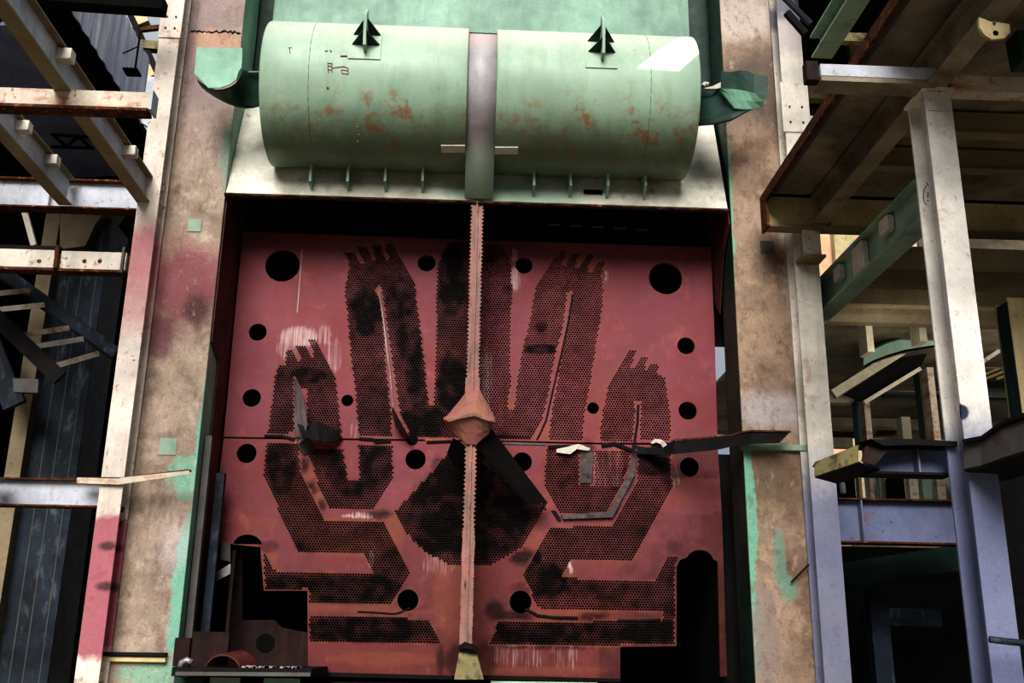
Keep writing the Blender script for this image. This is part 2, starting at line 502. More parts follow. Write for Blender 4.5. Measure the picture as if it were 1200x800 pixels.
# weld scar across the left column and its bottom joint
zz = at(250, 37, 12).z
mb = MB(); pts = []
for i in range(26):
    x = XL0 + .12 + i * (XL1 - XL0 - .14) / 25
    pts.append((x, 11.998, zz + .02 * random.uniform(-1, 1)))
mb.tube(pts, [random.uniform(.006, .017) for _ in pts], 6).build('weld_scar', 'dark', cl)
zz = at(180, 772, 11.98).z
MB().box(XL0 + .02, XL1 - .1, 11.93, 11.999, zz - .03, zz + .02).build('joint_angle', 'beige', cl)
MB().box(XL0 - .02, XL1 - .1, 11.90, 11.999, zz + .03, zz + .07).build('joint_plate', 'dark', cl)
zz = at(900, 524, 11.95).z
MB().box(XR0 - .04, XR1 - .02, 11.92, 11.999, zz - .035, zz + .035).build('joint_angle', 'green_beam', crr)
p, q = at(905, 690, 11.97), at(948, 660, 11.97)
# short black rod
MB().tube([at(927, 682, 11.96), at(948, 661, 11.9)], .012, 6).build('steel_rod', 'dark', label='short thin black rod slanting against the brown column', cat='rod', kind='thing')

# ------------------------------------------------------------------ H posts beside the columns
Yp = 11.66
xa, xb = at(139.5, 400, Yp).x, at(164.5, 400, Yp).x
splL = at(205, 45, Yp).z
post('steel_post', 'tall cream H-section post with pink paint, left of the tan column', xa, xb + .01, Yp, .30, 12.5, 'post_left',
     [(splL, splL + .62, .015)])
xa2, xb2 = at(938, 400, Yp).x, at(967, 400, Yp).x
s0, s1 = at(925, 155, Yp).z, at(922, 97, Yp).z
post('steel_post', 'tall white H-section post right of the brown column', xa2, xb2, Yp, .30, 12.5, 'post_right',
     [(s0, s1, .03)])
# small clips between left post and column
t = None
for py, c in ((222, 'cream'), (238, 'cream'), (260, 'cream'), (596, 'rust_edge'), (612, 'rust_edge')):
    p = at(183 - (py - 222) * .12, py, 11.9)
    MB().box(xb + .0, XL0 + .06, 11.80, 11.83, p.z - .05, p.z + .01).build(
        'post_clip', c, label='small plate clip joining the cream post to the tan column', cat='clip', group='clips on the left post', kind='thing')

# ------------------------------------------------------------------ tube sheets
H1 = [  # perforated zones of the upper sheet in photo coordinates (converted to metres on the sheet)
    [(404.5, 296), (414.6, 296), (422.7, 310), (427, 309), (418, 289), (429, 288.5), (438, 305.5), (441.4, 305), (434.4, 287), (444.7, 287),
     (453.6, 304), (457, 303), (450.5, 285.5), (461, 285), (474, 309), (485.8, 331), (488.5, 354), (492, 378), (495.4, 411), (498, 430),
     (500, 456), (503, 475), (509, 475), (509.6, 442), (511.5, 398), (512, 351), (514, 306), (521, 294), (529, 283), (586, 286),
     (598, 303), (600, 340), (598.6, 375), (598, 452), (595, 472), (597, 480), (602, 480), (604, 468), (607.4, 438), (614.4, 400),
     (617.8, 389), (622.2, 368), (627.5, 338), (643, 314), (657, 293), (665, 293.5), (656.3, 311), (662, 311.5), (670.3, 296), (680.5, 296),
     (672.4, 314), (678, 314.5), (687, 298), (696, 298), (687, 319), (692, 320), (701, 306), (709, 306), (704.4, 322), (707, 338), (706, 357),
     (701.8, 383), (697.5, 410), (692.3, 444), (687, 470), (682.6, 505), (682.6, 519), (643, 517.5), (645, 498), (648.5, 470), (653.8, 444),
     (659, 410), (662.4, 392), (668.6, 357), (672, 346), (669, 341), (664, 342), (663.3, 352), (660.7, 375), (654.6, 403), (652, 409),
     (645.9, 440), (641.5, 466), (636.3, 487), (629.3, 504), (620, 516.5), (583, 516), (529, 513), (481, 511), (470, 488), (465.6, 460), (460.4, 425),
     (455, 390), (449, 350), (448, 338), (444, 334), (440, 338), (441, 345), (446, 352), (449.9, 390), (452.5, 434), (456, 465), (459.5, 488), (458.6, 511),
     (421, 509), (419, 488), (416.6, 456), (412, 425), (409.6, 394), (407.3, 367), (404, 338), (409.7, 312)],
    [(328, 426), (335.6, 428), (334, 418), (337, 411), (343, 411), (348, 422.5), (352.5, 421.6), (347.5, 405), (356, 404), (364.5, 419.5), (369.5, 419), (361, 398),
     (370.5, 397), (382.5, 421), (392.8, 442), (395.6, 464), (398.4, 492), (401, 509), (360.5, 509), (360, 457), (352, 453), (344, 441), (344, 507),
     (314, 507), (316, 492), (320.6, 459), (323, 440)],
    [(738, 409), (746.5, 409), (738.5, 431), (743, 431.5), (750, 417.5), (760, 417.5), (754, 434), (758.5, 434.5), (764, 425), (771.5, 426), (769.5, 438), (774, 440),
     (780, 442), (780, 452), (784, 474), (786, 496), (785, 517), (750, 517), (751, 480), (752, 472), (747, 468), (743, 472), (744.5, 480), (741, 517),
     (703, 517), (703, 504), (707, 480), (714, 448), (726, 430)],
]
H2 = [
    [(312, 518.5), (350, 518.5), (350, 528), (352, 552), (366, 584), (380, 609), (448, 610.5), (466, 642), (479, 671), (458, 708.5), (360, 706), (360, 692),
     (309.5, 691.5), (306, 652), (304, 641), (323, 669), (436, 671), (426, 647.5), (350, 646.5), (330, 604), (309.6, 560), (310, 536)],
    [(360, 527), (402, 526), (405, 546), (408, 561), (421, 562), (421, 521), (460, 522), (460, 562), (438, 596), (386, 595), (374, 570), (365, 540)],
    [(360, 720), (502, 725.5), (516, 754), (360, 750)],
    [(552, 518), (577, 512), (640, 596), (632, 605), (614, 639), (596, 651), (577, 661), (552, 663), (525, 661), (495, 644), (472, 620), (462, 600), (500, 560), (530, 524)],
    [(641, 526), (679, 528), (679, 568), (697, 568), (697, 528), (740, 529), (736, 551), (710, 602.5), (656, 602), (645, 582), (638, 566)],
    [(749, 527), (786, 529), (787.5, 571), (765, 614), (742.5, 655.5), (667.5, 655.5), (659, 677), (767, 680), (785.6, 650), (795, 654), (792, 680),
     (792, 758), (573, 755), (585, 727), (677, 728), (776, 728), (776, 716), (630, 712), (613, 672), (628, 645), (645, 617), (718, 617), (746, 564)],
]
HOLES = [(331, 311, 20), (500, 308, 10.5), (614, 311, 10), (780, 326, 20), (302, 389, 10.2), (804, 405, 10.2), (295, 466, 10.2), (407, 469, 6.7),
         (695, 478, 6.7), (806, 481, 10.5), (289, 531, 10.8), (487, 538, 11.2), (612, 541, 10.8), (808, 547, 10.8), (478, 703, 11.2), (610, 705, 11.7)]


def xz(px, py):
    p = at(px, py, SH)
    return (p.x, p.z)


def inside(x, z, poly):
    r = False; n = len(poly); j = n - 1
    for i in range(n):
        xi, zi = poly[i]; xj, zj = poly[j]
        if (zi > z) != (zj > z) and x < (xj - xi) * (z - zi) / (zj - zi) + xi:
            r = not r
        j = i
    return r


PITCHM = 0.0352
ROWM = PITCHM * math.sqrt(3) / 2
HXR = PITCHM / math.sqrt(3)


def hexkey(i, j):            # corners of hex cell in an integer lattice (x unit PITCH/2, z unit HXR/2)
    cx = 2 * i + (j & 1); cz = 3 * j
    return [(cx, cz + 2), (cx - 1, cz + 1), (cx - 1, cz - 1), (cx, cz - 2), (cx + 1, cz - 1), (cx + 1, cz + 1)]


def blobv(px, py, lst):
    v = 0
    for (cx, cy_, rx, ry, s) in lst:
        d = ((px - cx) / rx) ** 2 + ((py - cy_) / ry) ** 2
        if d < 4:
            v = max(v, s * min(1, math.exp(-d * d * .8) * 1.25)) if s > 0 else v
    return v


SOOT_PLAIN = [(313, 640, 14, 8, .5), (318, 770, 40, 20, .2), (535, 775, 14, 20, .6), (570, 770, 14, 22, .6), (500, 560, 40, 10, .15), (580, 715, 12, 12, .7),
              (600, 722, 26, 7, .8), (612, 652, 16, 10, .75), (612, 690, 18, 8, .5), (696, 722, 20, 5, .7), (690, 545, 10, 26, .75), (790, 640, 12, 8, .5), (715, 598, 20, 8, .6),
              (740, 560, 8, 34, .5), (356, 545, 5, 9, .8), (366, 571, 6, 9, .75), (377, 592, 5, 8, .75), (445, 602, 14, 5, .7), (845, 740, 8, 90, .6), (255, 560, 8, 60, .3),
              (545, 440, 6, 20, .3), (490, 575, 9, 10, .35), (515, 545, 10, 10, .6), (640, 757, 60, 4, .7), (516, 775, 5, 20, .6), (640, 548, 10, 12, .25), (475, 600, 8, 10, .5)]
SOOT_HOLE = [(430, 360, 24, 26, 1), (428, 380, 14, 18, 1), (470, 350, 22, 30, .9), (490, 430, 18, 60, 1), (478, 400, 18, 30, .9), (530, 330, 18, 50, .95), (530, 450, 20, 42, 1.1),
             (500, 495, 40, 22, 1.0), (362, 440, 26, 12, .95), (335, 450, 14, 26, .6), (435, 450, 16, 14, .7), (430, 500, 26, 18, .55), (635, 409, 24, 6, 1), (590, 513, 34, 4, .9), (620, 335, 9, 9, .3),
             (634, 383, 8, 7, .9), (596, 340, 10, 6, .7), (552, 590, 80, 75, 1.0), (500, 640, 30, 20, .9), (600, 560, 30, 40, 1.0), (420, 545, 50, 45, .9), (330, 545, 20, 40, .95), (350, 600, 14, 16, .5), (400, 620, 50, 9, .6),
             (440, 690, 40, 18, .95), (400, 690, 60, 20, .85), (330, 685, 40, 14, .9), (460, 660, 18, 22, .8), (430, 738, 80, 20, .95), (640, 740, 60, 16, 1.0), (600, 740, 40, 16, 1),
             (640, 680, 30, 24, .95), (622, 655, 14, 20, 1), (700, 690, 50, 16, .75), (760, 700, 30, 20, .7), (770, 740, 40, 20, .95), (660, 555, 12, 22, .7), (725, 560, 14, 20, .8),
             (765, 545, 30, 14, 1.0), (700, 590, 30, 12, .6), (775, 570, 16, 30, .5), (700, 640, 40, 14, .5), (690, 740, 100, 16, .9), (730, 510, 40, 6, .5), (578, 300, 12, 30, .5), (790, 720, 16, 60, .8)]
ORANGE = [(408, 322, 5, 20, .9), (425, 305, 5, 9, .9), (440, 297, 4, 10, .9), (455, 295, 4, 10, .9), (420, 415, 16, 12, .7), (500, 405, 6, 12, .2), (530, 412, 20, 8, .8), (444, 340, 7, 7, 1), (345, 520, 40, 3, .9),
          (505, 473, 6, 8, .8), (595, 470, 7, 18, .8), (659, 303, 6, 10, 1), (675, 306, 6, 10, 1), (690, 312, 6, 10, 1), (700, 320, 6, 10, .8), (655, 500, 12, 26, .7), (640, 505, 12, 12, .7),
          (660, 385, 30, 70, .45), (720, 470, 30, 50, .45), (355, 590, 20, 50, .65), (400, 640, 60, 12, .7), (460, 630, 14, 30, .7), (370, 570, 12, 40, .7), (450, 772, 70, 9, .6),
          (400, 712, 60, 5, .6), (460, 717, 50, 5, .6), (530, 700, 26, 50, .55), (316, 655, 10, 14, .7), (560, 690, 14, 40, .4), (625, 640, 20, 26, .6), (650, 560, 14, 34, .6), (665, 718, 50, 5, .6),
          (740, 590, 16, 40, .5), (800, 575, 14, 22, .5), (640, 785, 90, 6, .5), (700, 650, 60, 20, .3), (846, 700, 5, 80, .6), (412, 610, 40, 6, .5), (590, 400, 12, 60, .35), (740, 640, 30, 14, .35),
          (430, 284, 80, 6, .5), (720, 288, 80, 6, .5), (262, 640, 20, 8, .6), (300, 620, 30, 18, .45), (690, 640, 60, 10, .4)]
PALE = [(350, 395, 26, 14, .75), (392, 415, 10, 26, .6), (335, 408, 14, 14, .6), (380, 392, 10, 14, .6), (320, 425, 8, 8, .4), (420, 604, 22, 4, .8), (515, 660, 26, 16, .5), (604, 326, 7, 16, .8), (603, 298, 5, 10, .7),
        (660, 315, 1, 1, 0), (435, 655, 4, 12, .6), (416, 664, 16, 6, .35), (610, 768, 44, 17, .42), (662, 770, 22, 17, .45), (710, 322, 3, 10, .7), (668, 665, 3, 8, .9), (792, 560, 6, 14, .6), (830, 600, 8, 20, .25),
        (415, 505, 6, 12, .5), (412, 540, 5, 20, .35), (340, 300, 1.4, 30, .4), (410, 770, 40, 10, .3), (555, 500, 6, 16, .2), (790, 560, 5, 22, .5)]


def paint_of(px, py, hole):
    n = noise.noise(Vector((px * .03, py * .03, 3.3)))
    n2 = noise.noise(Vector((px * .09, py * .09, 7.3)))
    soot = blobv(px, py, SOOT_PLAIN) * .9
    if hole:
        base = .56 if px < 556 else .30
        if py > 520: base = .52 if px < 556 else .46
        soot = max(base + .22 * n + .1 * n2, blobv(px, py, SOOT_HOLE) * .8 + .25 * n2 + .12 * n)
    if py > 735 and not hole:
        soot = max(soot, 0.0)
    if py < 284: soot = max(soot, .25)
    if px > 786 and 515 < py < 560 and not hole: soot = max(soot, .45)
    # grade towards the lower right of the lower sheet
    if px > 700 and py > 600: soot = max(soot, min(.45, (px - 700) / 420 + (py - 600) / 500))
    org = blobv(px, py, ORANGE) * (1.0 if not hole else .8)
    if hole: org = max(org, .30 + .35 * n)
    pale = blobv(px, py, PALE)
    # washed, greyish white webs beside the rib on the right
    if hole and 560 < px < 590 and 380 < py < 500:
        pale = max(pale, .75 * max(0, 1 - abs(px - 570) / 22) * min(1, (py - 370) / 60)); soot *= .55
    if hole and 690 < px < 730 and 525 < py < 570:
        pale = max(pale, .45); soot *= .6
    return (max(0, min(1, soot)), max(0, min(1, org)), max(0, min(1, pale)), 1)


def tube_plate(name, outline_px, zones_px, holes_px, parent, thick=0.06, label=None):
    outline = [xz(*p) for p in outline_px]
    zones = [[xz(*p) for p in z] for z in zones_px]
    holes = []
    for (cx, cy_, r) in holes_px:
        c = xz(cx, cy_); R = r / 86.5
        holes.append((c[0], c[1], R))
    zb = [(min(p[0] for p in z), max(p[0] for p in z), min(p[1] for p in z), max(p[1] for p in z)) for z in zones]
    cells = {}
    xs = [p[0] for p in outline]; zs = [p[1] for p in outline]
    for j in range(int(min(zs) / ROWM) - 1, int(max(zs) / ROWM) + 2):
        z = j * ROWM
        for i in range(int(min(xs) / PITCHM) - 2, int(max(xs) / PITCHM) + 2):
            x = (i + .5 * (j & 1)) * PITCHM
            ok = any(b[0] <= x <= b[1] and b[2] <= z <= b[3] and inside(x, z, zo) for b, zo in zip(zb, zones))
            if not ok: continue
            if any((x - h[0]) ** 2 + (z - h[1]) ** 2 < (h[2] + HXR + .008) ** 2 for h in holes): continue
            m = HXR + .004
            if not all(inside(x + a, z + b, outline) for a in (-m, 0, m) for b in (-m, 0, m)): continue
            cells[(i, j)] = (x, z)
    vs, fs, col = [], [], []

    def addv(x, z, y=SH, hole=False):
        vs.append((x, y, z))
        col.append((x, z, hole))
        return len(vs) - 1
    # corner vertices shared between cells
    corner = {}
    edges_use = {}
    RI = PITCHM * 0.405
    for (i, j), (x, z) in cells.items():
        ks = hexkey(i, j)
        for k in ks:
            if k not in corner:
                corner[k] = addv(k[0] * PITCHM / 2, k[1] * HXR / 2, hole=True)
        dz = random.uniform(0.9, 1.0)
        inner = []
        for a in range(6):
            an = math.radians(90 + 60 * a)
            inner.append(addv(x + RI * dz * math.cos(an), z + RI * dz * math.sin(an), hole=True))
        back = [addv(vs[q][0], vs[q][2], SH + thick, True) for q in inner]
        for a in range(6):
            b = (a + 1) % 6
            c0, c1 = corner[ks[a]], corner[ks[b]]
            fs.append((c0, inner[a], inner[b], c1))
            fs.append((inner[a], back[a], back[b], inner[b]))
            e = (min(c0, c1), max(c0, c1))
            edges_use[e] = edges_use.get(e, 0) + 1
    rim = [e for e, n in edges_use.items() if n == 1]
    rimset = {q for e in rim for q in e}
    # plain remainder through a constrained triangulation
    P, E, src = [], [], []
    idx = {}
    for e in rim:
        for q in e:
            if q not in idx:
                idx[q] = len(P); P.append(Vector((vs[q][0], vs[q][2]))); src.append(q)
        E.append((idx[e[0]], idx[e[1]]))
    loops = []

    def addloop(pts):
        b = len(P)
        ids = []
        for (x, z) in pts:
            P.append(Vector((x, z))); src.append(None)
        n = len(pts)
        for a in range(n): E.append((b + a, b + (a + 1) % n))
        loops.append((b, n))
    # resampled outline
    ol = []
    for a, b in zip(outline, outline[1:] + outline[:1]):
        L_ = math.hypot(b[0] - a[0], b[1] - a[1]); n = max(1, int(L_ / .08))
        for k in range(n): ol.append((a[0] + (b[0] - a[0]) * k / n, a[1] + (b[1] - a[1]) * k / n))
    addloop(ol)
    for (hx, hz, R) in holes:
        n = 40 if R > .15 else 28
        addloop([(hx + R * math.cos(2 * math.pi * k / n), hz + R * math.sin(2 * math.pi * k / n)) for k in range(n)])
    # filler points so that the paint masks have somewhere to live
    st = .05
    x = min(xs)
    while x < max(xs):
        z = min(zs)
        while z < max(zs):
            jx, jz = x + random.uniform(-.012, .012), z + random.uniform(-.012, .012)
            j = round(jz / ROWM); i = round(jx / PITCHM - .5 * (j & 1))
            if (i, j) not in cells and inside(jx, jz, outline) and not any((jx - h[0]) ** 2 + (jz - h[1]) ** 2 < (h[2] + .01) ** 2 for h in holes):
                P.append(Vector((jx, jz))); src.append(None)
            z += st
        x += st
    rv, re, rf, ov, oe, of_ = delaunay_2d_cdt(P, E, [], 0, 1e-6)
    vm = []
    for k, v in enumerate(rv):
        s = next((src[q] for q in ov[k] if src[q] is not None), None) if ov[k] else None
        vm.append(s if s is not None else addv(v.x, v.y))

    def incell(x, z):
        j0 = round(z / ROWM)
        best = None
        for j in (j0 - 1, j0, j0 + 1):
            i0 = round(x / PITCHM - .5 * (j & 1))
            for i in (i0 - 1, i0, i0 + 1):
                d = (x - (i + .5 * (j & 1)) * PITCHM) ** 2 + (z - j * ROWM) ** 2
                if best is None or d < best[0]: best = (d, (i, j))
        return best[1] in cells
    for f in rf:
        a = [rv[k] for k in f]
        x = sum(q.x for q in a) / 3; z = sum(q.y for q in a) / 3
        if not inside(x, z, outline): continue
        if any((x - h[0]) ** 2 + (z - h[1]) ** 2 < (h[2] * .99) ** 2 for h in holes): continue
        if incell(x, z): continue
        t = tuple(vm[k] for k in f)
        fs.append(t)
    # walls of outline and holes
    for (b, n) in loops:
        ring = [addv(P[b + k].x, P[b + k].y) for k in range(n)]
        rb = [addv(P[b + k].x, P[b + k].y, SH + thick) for k in range(n)]
        for k in range(n):
            fs.append((ring[k], ring[(k + 1) % n], rb[(k + 1) % n], rb[k]))
    me = bpy.data.meshes.new(name)
    off = parent.location
    me.from_pydata([Vector(v) - off for v in vs], [], fs)
    ca = me.color_attributes.new('paint', 'FLOAT_COLOR', 'POINT')
    flat = []
    cache = {}
    for vi, (x, z, h) in enumerate(col):
        k = (round(x, 4), round(z, 4), h)
        if k not in cache:
            px, py = proj((x, SH, z))
            cache[k] = paint_of(px, py, h)
        c = cache[k]
        if vi in rimset:
            px, py = proj((x, SH, z))
            r_ = .55 + .9 * noise.noise(Vector((px * .06, py * .06, 1.7)))
            c = (c[0] * .45, max(c[1], min(1, max(0, r_))), max(c[2], .5 * max(0, r_ - .75)), 1)
        flat += c
    ca.data.foreach_set('color', flat)
    me.materials.append(M['sheet'])
    o = bpy.data.objects.new(name, me)
    COL.objects.link(o); o.parent = parent
    if label: o['label'] = label
    print(name, 'cells', len(cells), 'verts', len(vs))
    return o


sheet = thing('tube_sheet', 'red perforated condenser tube sheet under the green drum, soot-stained with finger-shaped hole fields', 'tube sheet', (0.04, SH + .03, 1.2))
UP = [(285, 271), (560, 281), (833, 289.5), (837, 380), (841, 519), (700, 518.5), (560, 515.5), (400, 513.5), (262, 511.5), (267, 460), (277, 350)]
circ = [(290 + 17.5 * math.cos(math.radians(a)), 640 - 14 * math.sin(math.radians(a))) for a in range(170, 5, -20)]
circr = [(820 + 17 * math.cos(math.radians(a)), 660 - 16 * math.sin(math.radians(a))) for a in range(15, 175, 20)]
LO = ([(262, 513.5), (400, 515.5), (560, 517.5), (700, 520.5), (841, 521.5), (846, 600), (852, 792), (844, 793), (841, 658), (838, 656)] + circr +
      [(797, 656), (793, 664), (793, 757), (727, 758), (727, 795), (572, 791), (552, 791), (532, 791.5), (361, 787), (360, 692), (309, 692), (305, 641)] + circ + [(249, 637), (253, 590)])
tube_plate('upper_plate', UP, H1, [h for h in HOLES if h[1] < 515], sheet)
tube_plate('lower_plate', LO, H2, [h for h in HOLES if h[1] > 515], sheet, label='lower red plate with blackened hole fields')


def P3(l, Y=None):
    return [at(p[0], p[1], p[2] if len(p) > 2 else Y) for p in l]


# raised strips and cracks
def ribbon(name, A, B, mat, parent, th=(0, .014, 0), rows=2, **kw):
    return MB().loft(P3(A), P3(B), th, rows).build(name, mat, parent, **kw)


def crack(name, pts, r, mat, parent, Y=SH - .006, **kw):
    q = [at(a, b, Y) for a, b in pts]
    return MB().tube(q, r, 6).build(name, mat, parent, **kw)


crack('weld_scar', [(354, 292), (352.5, 312), (350.5, 340), (348.3, 366)], .007, 'white', sheet, label='long pale scratch')
crack('lifted_edge', [(444, 343), (447.5, 362), (450.5, 382), (453, 405), (457, 435), (461, 478)], [.006, .01, .014, .016, .014, .008], 'bare', sheet, label='bright metal lip')
ribbon('lifted_lip', [(460, 476, SH - .01), (470, 495, SH - .01), (480, 513, SH - .01)], [(459, 482, SH - .05), (464, 500, SH - .16), (484, 518, SH - .12)], 'darkred', sheet)
crack('torn_seam', [(671, 345), (667, 372), (660, 405), (652, 440), (645, 470), (640, 492), (633, 508), (629, 515)], .012, 'dark', sheet)
crack('torn_seam', [(748, 474), (747, 495), (744, 515), (744, 540), (742, 560)], .016, 'dark', sheet)
crack('torn_seam', [(419, 716.5), (440, 717.5), (462, 719), (470, 717), (480, 712)], .010, 'dark', sheet)
crack('torn_seam', [(615, 713), (630, 721), (650, 723.5), (677, 724)], .02, 'dark', sheet)
crack('torn_seam', [(724, 727), (750, 727), (774, 726)], .016, 'dark', sheet)
crack('torn_seam', [(262, 512), (310, 513)], .008, 'dark', sheet)
crack('torn_seam', [(310, 511), (330, 511), (345, 515)], .022, 'dark', sheet)
crack('torn_seam', [(421, 514), (437, 515), (440, 518), (458, 517)], .022, 'dark', sheet)
crack('torn_seam', [(500, 518), (529, 517)], .02, 'dark', sheet)
crack('torn_seam', [(642, 524), (668, 523)], .025, 'dark', sheet)
crack('torn_seam', [(705, 522), (720, 520), (740, 528), (760, 530)], .03, 'dark', sheet)
ribbon('backing_strip', [(345, 516, SH - .012), (400, 518, SH - .012)], [(345, 520, SH - .012), (400, 521.5, SH - .012)], 'orange', sheet)
ribbon('backing_strip', [(498, 514, SH - .012), (530, 514.5, SH - .012)], [(498, 516.5, SH - .012), (530, 517, SH - .012)], 'orange', sheet)
ribbon('backing_strip', [(583, 517.5, SH - .012), (640, 519, SH - .012)], [(583, 520, SH - .012), (640, 521.5, SH - .012)], 'steel_grey', sheet)
# bent metal flap of the left small hand
ribbon('bent_flap', [(344, 442, SH - .01), (345, 475, SH - .02), (345, 500, SH - .06), (350, 520, SH - .12)],
       [(352, 455, SH - .22), (358, 475, SH - .30), (360, 497, SH - .32), (357, 514, SH - .25)], 'bare', sheet, rows=3, label='bent bare metal flap')
ribbon('bent_flap', [(348, 496, SH - .25), (357, 499, SH - .24), (364, 498, SH - .2), (371, 494, SH - .18), (376, 495, SH - .15), (383, 498, SH - .12), (390, 500, SH - .1), (395, 505, SH - .08), (401, 512, SH - .02)],
       [(356, 515, SH - .30), (361, 513, SH - .34), (368, 517, SH - .34), (374, 516, SH - .34), (380, 519, SH - .3), (385, 517, SH - .26), (390, 518, SH - .2), (396, 515, SH - .12), (402, 514, SH - .03)], 'dark', sheet, rows=3, label='black curled flap')
ribbon('bent_flap', [(345, 512, SH - .12), (350, 522, SH - .10), (356, 533, SH - .03)], [(358, 512, SH - .25), (363, 520, SH - .12), (366, 526, SH - .02)], 'steel_grey', sheet)
# grey band on the right ring
ribbon('folded_band', [(741, 526, SH - .02), (738, 552, SH - .02), (714, 599, SH - .02), (657, 603, SH - .02)],
       [(747, 526, SH - .05), (744, 556, SH - .05), (718, 606, SH - .05), (660, 608, SH - .05)], 'soot_grey', sheet)
ribbon('pulled_tab', [(646, 598, SH - .02), (651, 598, SH - .04)], [(654, 610, SH - .03), (658, 609, SH - .03)], 'dark', sheet)
ribbon('pulled_tab', [(680, 528, SH - .02), (696, 528, SH - .02)], [(680, 566, SH - .03), (693, 566, SH - .03)], 'soot_grey', sheet)
ribbon('white_shred', [(652, 526, SH - .05), (666, 523, SH - .06), (678, 520, SH - .06), (692, 525, SH - .05)],
       [(652, 530, SH - .05), (668, 532, SH - .08), (676, 526, SH - .08), (690, 528, SH - .05)], 'white', sheet, label='white torn shred')
ribbon('white_shred', [(762, 519, SH - .05), (767, 514, SH - .06), (776, 515, SH - .06), (782, 521, SH - .05)],
       [(765, 520, SH - .07), (769, 518, SH - .1), (774, 520, SH - .1), (777, 525, SH - .07)], 'white', sheet, label='white torn shred')
# small dark scallop hole at the seam
p = at(483, 515, SH - .004)
MB().tube([p, p + Vector((0, .03, 0))], .075, 20).build('seam_opening', 'black', sheet)
# edge strake at the base
ribbon('base_lip', [(361, 787, SH - .03), (440, 789.5, SH - .03), (530, 791.5, SH - .03)], [(361, 792, SH - .02), (440, 794, SH - .02), (530, 796, SH - .02)], 'dark', sheet)
ribbon('base_lip', [(572, 791, SH - .03), (650, 793.5, SH - .03), (727, 795, SH - .03)], [(572, 796, SH - .02), (650, 798, SH - .02), (727, 799, SH - .02)], 'dark', sheet)

# centre rib
xc = 0.012
zt, zb_ = 7.08, 1.62


def spine_poly():
    L_, R_ = [], []
    n = int((zt - zb_) / .013)
    for k in range(n + 1):
        z = zt - (zt - zb_) * k / n
        smooth = z < 2.9
        ph = (k % 4) / 4.0
        sc = abs(math.sin(math.pi * ph)) * .024 if not smooth else random.uniform(0, .012)
        nz = .008 * noise.noise(Vector((z * 6, 0, 0)))
        w = .088 if z > 4.4 else .078
        if 4.15 < z < 4.75: sc = 0
        L_.append((xc - w + sc + nz, 11.97, z)); R_.append((xc + w - sc + nz, 11.97, z))
    return L_ + R_[::-1]


L_, R_ = [], []
mb = MB()
pl = spine_poly(); n = len(pl) // 2
Lp, Rp = pl[:n], pl[n:][::-1]
mb.loft(Lp, Rp, (0, .07, 0), 1)
mb.build('centre_rib', 'spine', sheet, label='pinkish centre rib with sawtooth edges')
MB().bar((xc, 11.97, zt), (xc, 11.97, zb_), -.012, .012, 0, .03, (0, -1, 0)).build('rib_bead', 'spine', sheet)
MB().box(xc - .03, xc + .03, 12.04, SH - .002, 1.3, 7.05).build('rib_web', 'darkred', sheet)
# hub plate in front of the rib
T = [(549, 455), (556, 452), (562, 454)]
crest = [(519.5, 489), (527, 491), (537, 488), (547, 485.5), (556, 484), (565, 488), (573, 491), (580, 492)]
up_ = [(524, 487), (530, 479), (538, 470), (546, 459), (562, 455), (568, 466), (574, 478), (580, 489)]
low = [(522, 498), (528, 506), (537, 512), (546, 520), (558, 521), (565, 514), (573, 508), (577, 497)]
MB().loft(P3([(a, b, 11.94) for a, b in up_]), P3([(a, b, 11.74) for a, b in crest]), (0, .05, 0), 3).build('upper_hub_plate', 'hub', sheet, label='pink pointed hub plate')
MB().loft(P3([(a, b + 1, 11.74) for a, b in crest]), P3([(a, b, 11.93) for a, b in low]), (0, .05, 0), 3).build('lower_hub_plate', 'hub', sheet)
MB().tube(P3([(a, b + 1.5, 11.73) for a, b in crest]), [.012, .03, .02, .035, .03, .02, .015, .01], 6).build('hub_ridge', 'spine', sheet)
# black plates hanging from the hub
ribbon('lower_flap', [(556, 519, 12.0), (566, 512, 12.02), (576, 502, 12.05)], [(598, 572, 12.45), (620, 592, 12.6), (641, 588, 12.7)], 'dark', sheet, rows=6, label='large black flap hanging from the hub')
ribbon('flap_edge', [(636, 588, 12.68), (642, 588, 12.68)], [(630, 601, 12.72), (636, 597, 12.72)], 'darkred', sheet)
ribbon('lower_flap', [(531, 513, 12.05), (540, 518, 12.0), (547, 524, 12.0)], [(524, 530, 12.6), (532, 545, 12.6), (547, 560, 12.5)], 'dark', sheet, rows=3)
# yellow foot
fz = at(548, 756, 11.95).z
foot = [(532, 796, 11.9), (538, 764, 11.9), (545, 754, 11.92), (552, 752, 11.92), (558, 762, 11.9), (567, 796, 11.9)]
MB().prism(P3(foot), (0, .12, 0)).build('rib_foot', 'yellow', sheet, label='yellowed flared foot of the rib')
MB().tube(P3([(538, 760, 11.88), (545, 757, 11.86), (552, 759, 11.86), (560, 763, 11.88)]), [.03, .05, .045, .03], 7).build('rib_collar', 'dark', sheet)

